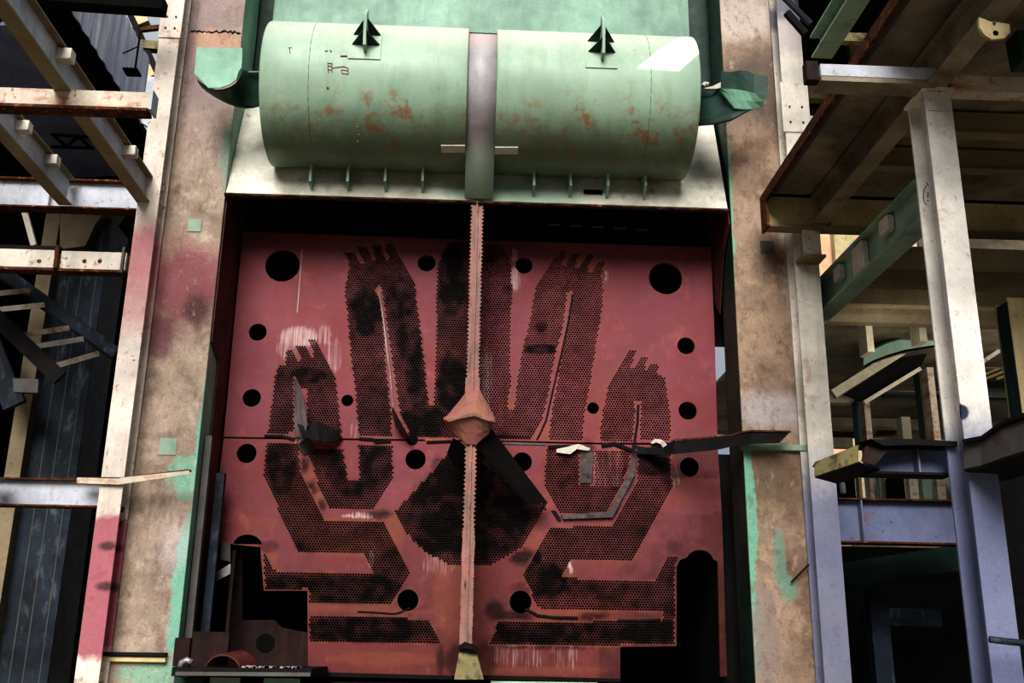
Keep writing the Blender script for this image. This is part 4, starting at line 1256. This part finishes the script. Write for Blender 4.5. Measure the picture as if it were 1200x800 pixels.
# sloping soffit panels seen between joists
for (c, nm, lab) in (([(0, 30), (20, 28), (58, 90), (58, 104), (0, 104)], 'soffit_panel', 'dim blue-grey soffit panel at the left edge behind the first joist'),
                     ([(18, 124), (80, 124), (136, 206), (98, 208), (75, 208)], 'soffit_panel', 'dim blue-grey soffit panel under the rusty cross beam')):
    zq = 8.52
    MB().prism([atz(a, b, zq) for a, b in c], (0, 0, .05)).build(nm, 'bluegrey', label=lab, cat='panel', kind='thing')
t = thing('roof_truss', 'thin dark lattice truss between the joists on the left', 'truss', atz(85, 165, 8.35))
for (a, b) in (((60, 158), (108, 161)), ((60, 172), (110, 174)), ((64, 160), (78, 172)), ((78, 172), (92, 160)), ((92, 160), (106, 173))):
    MB().tube([atz(a[0], a[1], 8.4), atz(b[0], b[1], 8.4)], .025, 5).build('member', 'dark', t)
# top dark beam
MB().bar(at(20, -4, 11.0), at(193, 8, 11.0), -.1, .1, -.09, .09).build('dark_beam', 'black', label='black beam along the top edge left of the cream post', cat='beam', kind='thing')
# far bits between cladding and post
t = thing('distant_steelwork', 'distant olive steel framing glimpsed beside the head of the left post', 'steelwork', at(165, 60, 20))
for (a, b, w, m) in (((135, 5), (178, 92), .10, 'beige'), ((150, 10), (186, 90), .07, 'dark'), ((160, 10), (170, 30), .12, 'beige'), ((155, 36), (190, 32), .05, 'rust_edge'), ((148, 52), (190, 56), .10, 'yellow'),
                     ((172, 70), (184, 90), .06, 'green_dk')):
    MB().bar(at(a[0], a[1], 20), at(b[0], b[1], 20), -w, w, -w, w, (0, 1, 0)).build('member', m, t)
MB().prism(P3([(161, 88), (181, 90), (176, 150), (160, 140)], 18), (0, .1, 0)).build('sheet_panel', 'bluewhite', label='small pale blue panel between cladding and left post', cat='panel', kind='thing')

# black enclosing walls left
MB().box(-30, -3.7, 24, 24.1, 0, 10).build('wall_back', 'black', kind='structure')
MB().box(-16, -15.9, 2, 24, 0, 12).build('wall_left', 'black', kind='structure')
MB().box(-15.8, -5.2, 12.6, 23.9, 8.6, 8.7).build('dark_deck', 'black', label='black deck over the space behind the left steelwork', cat='deck', kind='thing')

# ------------------------------------------------------------------ right side steelwork
YB2 = 11.36
zp0, zp1 = at(1000, 268.5, YB2).z, at(1000, 229, YB2).z
XE = at(900, 266, YB2).x
beam('platform_beam', 'deep beige I-beam under the far edge of the right platform', (XE, YB2 + .08, (zp0 + zp1) / 2), (9.5, YB2 + .08, (zp0 + zp1) / 2), zp1 - zp0, .2, 'beige', stiff=(.10, .135), fmat='beige_dark')
MB().box(XE - .02, XE + .012, YB2 - .04, YB2 + .2, zp0 - .01, zp1 + .02).build('end_plate', 'rust_edge', label='rusty plate capping the beige platform beam', cat='plate', kind='thing')
zpl = zp1 - .04
# deck plate (underside seen)
t = thing('platform_deck', 'dark platform deck with a rusty edge, seen from below at the upper right', 'platform', (6, 9, zpl))
MB().box(XE + .02, 9.5, 5.8, YB2 + .06, zpl + .02, zpl + .04).build('deck_plate', 'soffit', t)
a0 = atz(1005, 98, zpl); a1 = atz(900, 228, zpl)
MB().bar((XE, YB2 - .05, zpl - .0), (XE, 5.8, zpl - .0), -.02, .03, -.08, .05).build('edge_angle', 'rust_edge', t)
MB().bar((XE, YB2 - .05, zpl + .0), (XE, 5.8, zpl + .0), -.11, -.03, -.01, .02).build('edge_lip', 'steel_grey', t)
# girder from far beam to near, diagonal in view
g0 = atz(970, 240, zpl - .25)
XG = g0.x
beam('deck_girder', 'grey girder under the right platform running towards the viewer', (XG, YB2 - .03, zpl - .19), (XG, 5.8, zpl - .19), .34, .2, 'soffit')
gx2 = atz(1190, 60, zpl - .2).x
# second, joists parallel to X under deck
for py, lab in ((156, 'nearer beige joist behind the near post'), (198, 'farther beige joist behind the near post')):
    pj = atz(1150, py, zpl - .22)
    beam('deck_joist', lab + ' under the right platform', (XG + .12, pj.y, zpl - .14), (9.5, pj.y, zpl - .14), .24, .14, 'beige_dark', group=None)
# near cross beam carrying the near post
zn0 = at(1010, 93, 7.9).z; zn1 = at(1010, 79, 7.9).z
xn0, xn1 = at(960, 85, 7.9).x, at(1096, 90, 7.9).x
t = thing('cross_beam', 'bright white box beam above the near right post', 'beam', ((xn0 + xn1) / 2, 7.95, zn0))
MB().box(xn0, xn1, 7.86, 8.0, zn0, zn1).build('channel', 'bluewhite', t, bevel=.004)
MB().box(xn0, xn1, 7.86, 8.08, zn0 - .05, zn0 - .005).build('lower_flange', 'soffit', t)
pp = at(948, 82, 7.92)
MB().box(pp.x - .03, xn0 - .002, 7.9, 8.0, zn0 - .02, zn1 + .05).build('end_block', 'darkred', t)
xq0, xq1 = at(1113, 100, 8.0).x, 8.0
MB().box(xq0, xq1, 7.98, 8.12, at(1150, 109, 8).z, at(1150, 90, 8).z).build('cross_beam', 'cream_rusty', label='rust-stained box beam right of the near post head', cat='beam', kind='thing')
# near post
YN = 7.95
xa3, xb3 = at(1112.5, 400, YN).x, at(1141, 400, YN).x
xa3, xb3 = at(1081, 110, YN).x, at(1112, 110, YN).x
x_b0, x_b1 = at(1154, 700, YN).x, at(1190, 700, YN).x
xa3, xb3 = (xa3 + x_b0) / 2, (xb3 + x_b1) / 2
ztop = at(1095, 107, YN).z
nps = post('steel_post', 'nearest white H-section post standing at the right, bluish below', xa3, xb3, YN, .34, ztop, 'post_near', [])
MB().box(xa3 - .03, xb3 + .03, YN - .03, YN + .36, ztop, ztop + .03).build('cap_plate', 'cream', nps)
MB().box(xa3 + .02, xb3 - .02, YN - .012, YN, ztop - .2, ztop - .01).build('head_plate', 'cream', nps)
q = MB()
ang = [(1085.5, 217), (1083, 222), (1082, 229), (1083, 236), (1086, 240)]
q.tube([at(a, b, YN + .12) for a, b in ang], .004, 5)
for a in ([(1086, 226), (1088, 226), (1088, 229), (1086, 229)], [(1086, 231), (1088.5, 231)], [(1086, 234), (1088.5, 236)], [(1086, 214), (1088, 218)]):
    q.tube([at(c, d, YN + .12) for c, d in a], .004, 5)
q.build('scribble', 'bolt', nps, label='small handwritten marks')
# girder over post going toward camera
beam('deck_girder', 'dark girder resting on the near post head and running to the top right', ((xa3 + xb3) / 2 - .02, 8.0, ztop + .03 + .17), ((xa3 + xb3) / 2 - .02, 5.2, ztop + .2), .34, .2, 'soffit')
# gusset with round hole
t = thing('gusset_plate', 'rounded beige gusset plate with a hole hanging at the top right', 'gusset', at(1165, 45, 7.0))
gp = P3([(1147, 20), (1153, 22), (1160, 25), (1183, 28), (1184, 38), (1177, 45), (1162, 46), (1154, 41), (1148, 32)], 6.7)
MB().prism(gp, (0, .03, 0)).build('plate', 'beige', t)
h = at(1167, 38.5, 6.695); MB().tube([h, h + Vector((0, .003, 0))], .022, 16).build('bolt_hole', 'black', t)
h = at(1165, 27, 6.695); MB().tube([h, h + Vector((0, -.01, 0))], .012, 12).build('bolt', 'steel_grey', t)
# green girder top (965..1000, 0..70)
b0 = at(948, 70, 9.0); b1 = at(1000, -10, 7.0)
ga = atz(952, 68, 7.6); gb = atz(992, 0, 7.6)
beam('green_girder', 'sage green girder slanting up to the top edge beside the white post', (ga.x + .1, ga.y, 7.6 + .13), (gb.x + .14, gb.y - 1.6, 7.6 + .13), .26, .22, 'green_beam')
MB().tube([at(922, 15, 10), at(944, 40, 10)], .05, 8).build('black_pipe', 'dark', label='short black pipe beside the head of the white post', cat='pipe', kind='thing')
MB().tube([at(912, -10, 10.5), at(950, 28, 10.5)], .04, 8).build('black_pipe', 'bluedark', label='dark blue pipe crossing behind the white post head', cat='pipe', kind='thing')
MB().box(at(935, 0, 13).x, at(968, 0, 13).x, 13, 13.1, at(940, 38, 13).z, at(940, -60, 13).z).build('tan_panel', 'peach', label='tan panel behind the head of the white post', cat='panel', kind='thing')
MB().box(at(940, 30, 14).x, at(1000, 30, 14).x, 14, 14.1, at(950, 62, 14).z, at(950, 30, 14).z).build('tan_panel', 'yellow', label='olive panel beyond the green girder', cat='panel', kind='thing')
# roof plane over right side (black above)
MB().box(4.2, 14, 7.0, 14.9, 10.2, 10.3).build('upper_deck', 'black', label='black deck high above the right platform', cat='deck', kind='thing')
p = at(1000, 40, 9)
MB().box(at(985, 40, 10.4).x, 9, 10.4, 10.5, at(1000, 48, 10.4).z, at(1000, 38, 10.4).z).build('rear_rail', 'yellow', label='thin olive beam in the dark above the platform', cat='beam', kind='thing')
MB().box(at(948, 110, 12.6).x, 9, 12.6, 12.75, at(960, 115, 12.6).z, at(960, 96, 12.6).z).build('rear_beam', 'beige_dark', label='dim beige beam behind the white post head', cat='beam', kind='thing')
MB().box(at(1000, 105, 12.7).x, 12, 12.7, 12.8, at(1100, 235, 12.7).z - .2, 10.2).build('rear_screen', 'soffit', label='dark screen wall beyond the right platform', cat='screen', kind='thing')
MB().bar(at(1188, 60, 7.6), at(1260, 60, 7.6), -.1, .1, -.15, .15).build('green_stub', 'green_dk', label='dark green stub of beam at the top right edge', cat='beam', kind='thing')
# bracket under beam 2 on right post
t = thing('post_bracket', 'cream corbel bracket carrying the beige platform beam on the white post', 'bracket', at(945, 308, 11.5))
bb0, bb1 = at(942, 300, 11.45), at(962, 300, 11.45)
MB().box(bb0.x, bb1.x, 11.42, 11.46, at(950, 300, 11.45).z, zp0).build('face_plate', 'cream', t)
MB().box((bb0.x + bb1.x) / 2 - .01, (bb0.x + bb1.x) / 2 + .01, 11.46, 11.64, at(950, 300, 11.45).z, zp0).build('web', 'cream', t)
MB().box(bb0.x - .04, bb1.x + .04, 11.38, 11.65, at(950, 301, 11.45).z - .02, at(950, 300, 11.45).z).build('seat_plate', 'beige_dark', t)

# green depth girder under the platform
zg = 5.75
ga, gb = atz(967, 378, zg), atz(1085, 272, zg)
xg = (ga.x + gb.x) / 2
gg = beam('green_girder', 'long pale green girder with white cleats behind the right platform beam', (xg - .1, gb.y - .3, zg + .22), (xg - .1, ga.y + 3, zg + .22), .44, .24, 'green_lit', fmat='green_beam')
for px, py, w in ((975, 332, .1), (1000, 318, .16), (1030, 280, .12)):
    q = atx(px, py, xg - .25)
    MB().box(xg - .19, xg - .115, q.y - w, q.y + w, zg + (.06 if w > .15 else .22), zg + .40).build('cleat', 'cream', gg, bevel=.005)
# sunlit building beyond
t = thing('far_building', 'sunlit peach building wall glimpsed beyond the green girder', 'building', (9, 26, 0))
MB().box(at(957, 300, 26).x, at(1075, 300, 26).x, 26, 26.3, 4.0, at(950, 235, 26).z).build('wall_face', 'peach', t)
for (a, b) in ((990, .3),):
    q = at(a, 300, 25.8); MB().box(q.x - b, q.x + b, 25.7, 25.95, 4.0, at(a, 262, 25.8).z).build('pilaster', 'beige', t)
q = at(934, 290, 25.8)
MB().box(q.x - .25, q.x + .3, 25.7, 25.9, q.z - .4, q.z + .2).build('red_shutter', 'darkred', t)

# rear steel hall on the right
t = thing('rear_hall', 'dim beige steel hall framing far behind the right posts', 'steel frame', (11, 18, 0))


def rb(px0, py0, px1, py1, Y, m, d=.15, nm='member', label=None):
    a, b = at(px0, py0, Y), at(px1, py1, Y)
    x0, x1 = min(a.x, b.x), max(a.x, b.x); z0, z1 = min(a.z, b.z), max(a.z, b.z)
    if label:
        MB().box(x0, x1, Y, Y + d, z0, z1).build(nm, m, label=label, cat=nm.split('_')[-1], kind='thing')
    else:
        MB().box(x0, x1, Y, Y + d, z0, z1).build(nm, m, t)


YH = 18
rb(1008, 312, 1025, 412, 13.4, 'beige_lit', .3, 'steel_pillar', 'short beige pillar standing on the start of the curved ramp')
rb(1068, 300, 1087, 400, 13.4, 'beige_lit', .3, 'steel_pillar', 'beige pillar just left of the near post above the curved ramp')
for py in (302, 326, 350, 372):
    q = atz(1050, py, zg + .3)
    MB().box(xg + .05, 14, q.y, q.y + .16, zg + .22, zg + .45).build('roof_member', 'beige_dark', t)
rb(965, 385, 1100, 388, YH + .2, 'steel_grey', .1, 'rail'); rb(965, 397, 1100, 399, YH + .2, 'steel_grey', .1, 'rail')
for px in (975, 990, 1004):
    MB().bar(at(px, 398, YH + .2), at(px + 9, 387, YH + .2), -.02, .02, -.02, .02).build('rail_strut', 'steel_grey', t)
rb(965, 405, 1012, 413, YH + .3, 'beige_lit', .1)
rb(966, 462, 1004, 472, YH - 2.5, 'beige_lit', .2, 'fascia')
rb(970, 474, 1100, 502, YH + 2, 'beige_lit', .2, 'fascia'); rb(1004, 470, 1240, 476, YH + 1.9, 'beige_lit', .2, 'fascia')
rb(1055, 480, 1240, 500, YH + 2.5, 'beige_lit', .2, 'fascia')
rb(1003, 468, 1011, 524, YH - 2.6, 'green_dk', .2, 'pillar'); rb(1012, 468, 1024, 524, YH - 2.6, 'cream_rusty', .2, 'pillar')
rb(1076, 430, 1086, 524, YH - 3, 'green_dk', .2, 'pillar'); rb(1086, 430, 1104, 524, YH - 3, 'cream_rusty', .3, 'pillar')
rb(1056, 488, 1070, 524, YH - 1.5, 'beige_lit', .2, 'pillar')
rb(972, 505, 1003, 512, YH + 2, 'rust_edge', .2); rb(1030, 504, 1050, 509, YH + 2, 'rust_edge', .2); rb(966, 512, 1000, 524, YH + 1, 'beige_lit', .2)
rb(1036, 458, 1240, 462, YH - 1, 'green_beam', .1, 'rail'); rb(1036, 462, 1240, 470, YH - 1, 'green_dk', .1, 'rail')
rb(1130, 430, 1240, 432, YH - 2, 'beige_lit', .1, 'rail'); rb(1150, 446, 1240, 456, YH - 1.5, 'green_dk', .1, 'rail'); rb(1150, 463, 1240, 466, YH - 1.5, 'green_beam', .1, 'rail')
for k in range(5):
    MB().bar(at(1140 + k * 14, 444, YH - 2), at(1170 + k * 14, 432, YH - 2), -.02, .02, -.02, .02).build('rail_strut', 'beige', t)
for (a, b) in (((1140, 400), (1200, 375)), ((1140, 410), (1176, 396)), ((1150, 425), (1175, 408))):
    MB().bar(at(a[0], a[1], YH - 3), at(b[0], b[1], YH - 3), -.03, .03, -.03, .03).build('rail', 'cream', t)
# lower strip behind the posts, y 545-583
for (a, b, m) in ((968, 1004, 'black'), (1004, 1012, 'beige'), (1017, 1026, 'cream_rusty'), (1028, 1034, 'green_beam'), (1034, 1063, 'beige'), (1063, 1078, 'cream'), (1078, 1094, 'green_beam'), (1095, 1110, 'cream_rusty')):
    rb(a, 540, b, 590, YH - 1, m, .15, 'panel')
rb(1040, 560, 1062, 590, YH - 1.2, 'black', .1, 'panel')
q = at(988, 578, YH - 1.4)
MB().tube([q, q + Vector((0, 0, .15)), q + Vector((0, 0, .2)), q + Vector((0, 0, .3))], [.05, .05, .025, .02], 10).build('bottle', 'bluewhite', label='tiny pale bottle standing on the blue-grey beam behind the white post', cat='bottle', kind='thing', smooth=True)
rb(984, 640, 1000, 655, YH - 1, 'yellow', .1, 'panel'); rb(1000, 638, 1008, 655, YH, 'bluewhite', .1, 'panel'); rb(1030, 636, 1050, 652, YH, 'beige_lit', .1, 'panel')

# curved ramp beam
t = thing('curved_ramp', 'curved sage green ramp beam sweeping behind the near post', 'ramp', at(1100, 400, 14.5))
cu = [(1012, 416), (1022, 410), (1040, 402), (1060, 396), (1085, 391), (1110, 386), (1135, 378), (1170, 352), (1230, 330)]
cl_ = [(1012, 431), (1022, 425), (1040, 418), (1060, 412), (1085, 408), (1110, 404), (1140, 398), (1172, 374), (1230, 345)]
Yc = 14.6
MB().loft(P3([(a, b, Yc) for a, b in cu]), P3([(a, b, Yc) for a, b in cl_]), (0, .05, 0), 1).build('curved_web', 'green_lit', t, smooth=False)
MB().loft(P3([(a, b, Yc) for a, b in cl_]), [v + Vector((0, .9, 0)) for v in P3([(a, b, Yc) for a, b in cl_])], (0, 0, .03), 1).build('underside', 'soffit', t)
MB().loft(P3([(a, b - 1, Yc - .08) for a, b in cu]), [v + Vector((0, .16, 0)) for v in P3([(a, b - 1, Yc - .08) for a, b in cu])], (0, 0, .02), 1).build('upper_flange', 'green_dk', t)
t = thing('ramp_stringer', 'pale sloping stringer below the curved ramp', 'stringer', at(1010, 450, 15))
MB().bar(at(976, 462, 14.8), at(1062, 408, 14.8), -.05, .05, -.07, .07).build('outer_stringer', 'beige_lit', t)
MB().bar(at(1012, 472, 14.9), at(1078, 432, 14.9), -.04, .04, -.03, .03).build('inner_stringer', 'beige_lit', t)
MB().prism(P3([(990, 462), (1060, 416), (1090, 406), (1080, 428), (1010, 470)], 15.0), (0, .05, 0)).build('soffit_plate', 'dark', t)
MB().bar(at(1152, 346, 13.5), at(1240, 296, 13.5), -.06, .06, -.08, .08).build('raking_beam', 'steel_grey', label='grey raking beam right of the near post', cat='beam', kind='thing')
MB().bar(at(1142, 300, 14.5), at(1147, 352, 14.5), -.1, .1, -.1, .1, (0, 1, 0)).build('hanger', 'soffit', label='dim vertical hanger just right of the near post', cat='hanger', kind='thing')
# post at right edge
xr_, xr2 = at(1191, 430, 10.5).x, at(1204, 430, 10.5).x
post('edge_post', 'dim cream post with a dark green side at the right edge', xr_, xr_ + .28, 10.5, .28, 5.45, 'beige', [], z0=3.3)
MB().box(xr_ - .012, xr_ - .002, 10.5, 10.72, 3.3, 5.4).build('side_strip', 'green_dk', label='dark green strip on the side of the right edge post', cat='strip', kind='thing')

# lower right platform
yq = 8.5
zq0, zq1 = at(1060, 558, yq).z, at(1060, 523, yq).z
beam('platform_beam', 'blue-lit I-beam joining the near post at mid height', (at(1012, 540, yq).x, yq, (zq0 + zq1) / 2), (xa3 + .1, yq, (zq0 + zq1) / 2), zq1 - zq0, .24, 'bluegrey', fmat='dark', stiff=(.6,))
MB().loft(P3([(1010, 540, 8.3), (1014, 523, 8.3), (1030, 515, 8.3), (1042, 513, 8.3)]), P3([(1024, 545, 8.25), (1030, 540, 8.25), (1038, 530, 8.25), (1120, 520, 8.3)]), (0, .02, 0), 2).build(
    'crumpled_sheet', 'darkred', label='crumpled rusty sheet on the corner of the blue-lit beam', cat='sheet', kind='thing')
MB().loft(P3([(1020, 514, 8.2), (1070, 514, 8.2), (1122, 517, 8.2)]), P3([(1036, 522, 8.2), (1075, 521, 8.2), (1122, 523, 8.2)]), (0, .3, .02), 1).build(
    'bent_deck', 'dark', label='black bent deck edge over the blue-lit beam', cat='deck', kind='thing')
# olive channel going back left from there
t = thing('channel_end', 'olive channel end poking past the white post at mid height', 'channel', at(985, 558, 9))
MB().loft(P3([(955, 541, 8.6), (1006, 521, 8.1)]), P3([(955, 558, 8.6), (1006, 541, 8.1)]), (0, .015, 0), 1).build('web', 'yellow', t)
MB().loft(P3([(955, 541, 8.6), (1006, 521, 8.1)]), [v + Vector((.05, .22, 0)) for v in P3([(955, 541, 8.6), (1006, 521, 8.1)])], (0, 0, -.012), 1).build('upper_flange', 'beige_dark', t)
MB().loft(P3([(955, 558, 8.6), (1006, 541, 8.1)]), [v + Vector((.3, .3, 0)) for v in P3([(955, 558, 8.6), (1006, 541, 8.1)])], (0, 0, -.012), 1).build('lower_flange', 'dark', t)
# right end: beam passing out of frame
t = thing('depth_beam', 'dark blue-grey beam leaving the near post towards the right edge', 'beam', at(1170, 540, 7.6))
MB().loft(P3([(1130, 520, 7.9), (1150, 517, 7.7), (1175, 500, 7.4), (1240, 478, 6.8)]), P3([(1130, 549, 7.9), (1150, 545, 7.7), (1175, 536, 7.4), (1240, 515, 6.8)]), (0, .03, 0), 1).build('web', 'steel_grey', t)
MB().loft(P3([(1130, 549, 7.9), (1150, 545, 7.7), (1175, 536, 7.4), (1240, 515, 6.8)]), [v + Vector((.5, .5, 0)) for v in P3([(1130, 549, 7.9), (1150, 545, 7.7), (1175, 536, 7.4), (1240, 515, 6.8)])], (0, 0, -.02), 1).build('lower_flange', 'dark', t)
MB().loft(P3([(1128, 519, 7.85), (1150, 515, 7.65), (1175, 497, 7.35), (1240, 474, 6.75)]), [v + Vector((.3, .4, 0)) for v in P3([(1128, 519, 7.85), (1150, 515, 7.65), (1175, 497, 7.35), (1240, 474, 6.75)])], (0, 0, .03), 1).build('upper_flange', 'dark', t)
# second beam from white post to near post
yq2 = 11.8
zr0, zr1 = at(1050, 638, yq2).z, at(1050, 586, yq2).z
beam('cross_beam', 'deep blue-grey plate girder between the white post and the near post', (xb2 + .02, yq2, (zr0 + zr1) / 2), (at(1150, 610, yq2).x, yq2, (zr0 + zr1) / 2), zr1 - zr0, .26, 'bluegrey', stiff=(.155, .85), fmat='rust_edge')
# sloping green beam beneath
t = thing('sloping_girder', 'dark green girder rising to the right below the blue-grey one', 'girder', at(1060, 680, 13))
MB().prism(P3([(984, 660), (1125, 637), (1240, 620), (1240, 655), (1125, 668), (984, 690)], 13.0), (0, .03, 0)).build('web', 'green_dk', t)
MB().loft(P3([(984, 690, 12.95), (1125, 668, 12.95), (1240, 655, 12.95)]), P3([(984, 690, 13.3), (1125, 668, 13.3), (1240, 655, 13.3)]), (0, 0, -.02), 1).build('lower_flange', 'dark', t)
MB().bar(at(1025, 690, 13.5), at(1035, 800, 13.5), -.12, .12, -.1, .1, (0, 1, 0)).build('dim_stanchion', 'bluedark', label='dim blue stanchion in the dark lower right', cat='post', kind='thing')
MB().bar(at(1010, 722, 14.5), at(1100, 724, 14.5), -.1, .1, -.12, .12).build('dim_beam', 'bluedark', label='dim blue beam deep in the dark lower right', cat='beam', kind='thing')
# handrail stub at the right edge
MB().tube([at(1160, 749, 7.6), at(1240, 758, 7.6)], .025, 10).build('handrail', 'bluedark', label='short horizontal pipe rail at the lower right edge', cat='rail', kind='thing', smooth=True)
# black backing added for the darkness at the lower right
MB().box(4.3, 20, 15.4, 15.5, 0, at(1000, 640, 15.4).z).build('wall_right', 'black', kind='structure')
MB().box(4.8, 20, 9.2, 9.25, 0, at(1180, 545, 9.2).z - .1).build('dark_backing', 'black', label='black backing added behind the near post for the darkness at the lower right', cat='screen', kind='thing')
ZD = zg + .46
MB().box(xg - .2, 22, 12.9, 22, ZD, ZD + .06).build('rear_deck', 'soffit', label='dark deck over the rear hall on the right', cat='deck', kind='thing')
MB().box(at(1078, 300, 12.84).x, 22, 12.84, 12.88, ZD - .02, 8.2).build('rear_fascia', 'soffit', label='dim fascia over the rear hall just above the green girder', cat='fascia', kind='thing')
MB().box(9.2, 30, 23.0, 23.1, 4.9, 7.0).build('rear_sheeting', 'soffit', label='dim sheeting closing the rear hall on the right', cat='sheeting', kind='thing')

# ------------------------------------------------------------------ light
w = bpy.data.worlds.new('sky'); S.world = w; w.use_nodes = True
N, L = w.node_tree.nodes, w.node_tree.links
bg = N['Background']
tc = N.new('ShaderNodeTexCoord'); sx = N.new('ShaderNodeSeparateXYZ'); L.new(tc.outputs['Generated'], sx.inputs[0])
rp = N.new('ShaderNodeValToRGB')
L.new(sx.outputs['Z'], rp.inputs[0])
e = rp.color_ramp.elements
e[0].position = 0.0; e[0].color = (.30, .28, .26, 1)
e[1].position = 1.0; e[1].color = (1.3, 1.42, 1.55, 1)
k = e.new(.12); k.color = (.55, .62, .78, 1)
k = e.new(.35); k.color = (.85, .92, 1.0, 1)
L.new(rp.outputs[0], bg.inputs[0])
bg.inputs[1].default_value = .5


def lamp(name, kind, energy, color, loc, target, **kw):
    d = bpy.data.lights.new(name, kind); d.energy = energy; d.color = color
    for a, b in kw.items(): setattr(d, a, b)
    o = bpy.data.objects.new(name, d); COL.objects.link(o)
    o.location = loc
    o.rotation_euler = (Vector(target) - Vector(loc)).to_track_quat('-Z', 'Y').to_euler()
    return o


lamp('sky_glow', 'SUN', 4.6, (1.0, .965, .91), (-1.6, -11, 7.0), (0, 0, 0), angle=math.radians(34))
sp_l = lamp('sun_shaft', 'SPOT', 26000, (1.0, .96, .88), (9, 6, 15.5), (2.6, 11.1, 9.02), spot_size=math.radians(14.0), spot_blend=.02, shadow_soft_size=.01)

# plate added out of view; its gap shapes the spot patch on the drum
LP = Vector((9, 6, 15.5))
tri = [drum_pt(748, 79)[0], drum_pt(803, 43)[0], Vector((2.80, 11.35, 9.35)), Vector((2.80, drum_pt(815, 84)[0].y, drum_pt(815, 84)[0].z))]
hole = [p.lerp(LP, .62) for p in tri]
cen = sum(hole, Vector()) / 4
out = [cen + (h - cen).normalized() * 3.0 for h in hole]
mb = MB()
for k in range(4):
    a, b = k, (k + 1) % 4
    mb.add([hole[a], hole[b], out[b], out[a]], [(0, 1, 2, 3)])
mb.build('light_mask_plate', 'steel_grey', label='unseen grey plate added above the right drum end to shape the sun patch', cat='plate', kind='thing')
for (lx, ly, lz, tx, ty, tz, pw, sz) in ((8.0, 13.2, 5.6, 8.2, 18, 4.2, 34, 2.5), (5.6, 12.1, 5.0, 6.3, 15, 5.2, 22, 1.2)):
    lamp('hall_fill_lamp', 'AREA', pw, (1.0, .97, .88), (lx, ly, lz), (tx, ty, tz), size=sz)  # fill lamps added to brighten the rear hall

S.view_settings.view_transform = 'Standard'
S.view_settings.look = 'High Contrast'
S.view_settings.exposure = -0.32
S.view_settings.gamma = 1.0
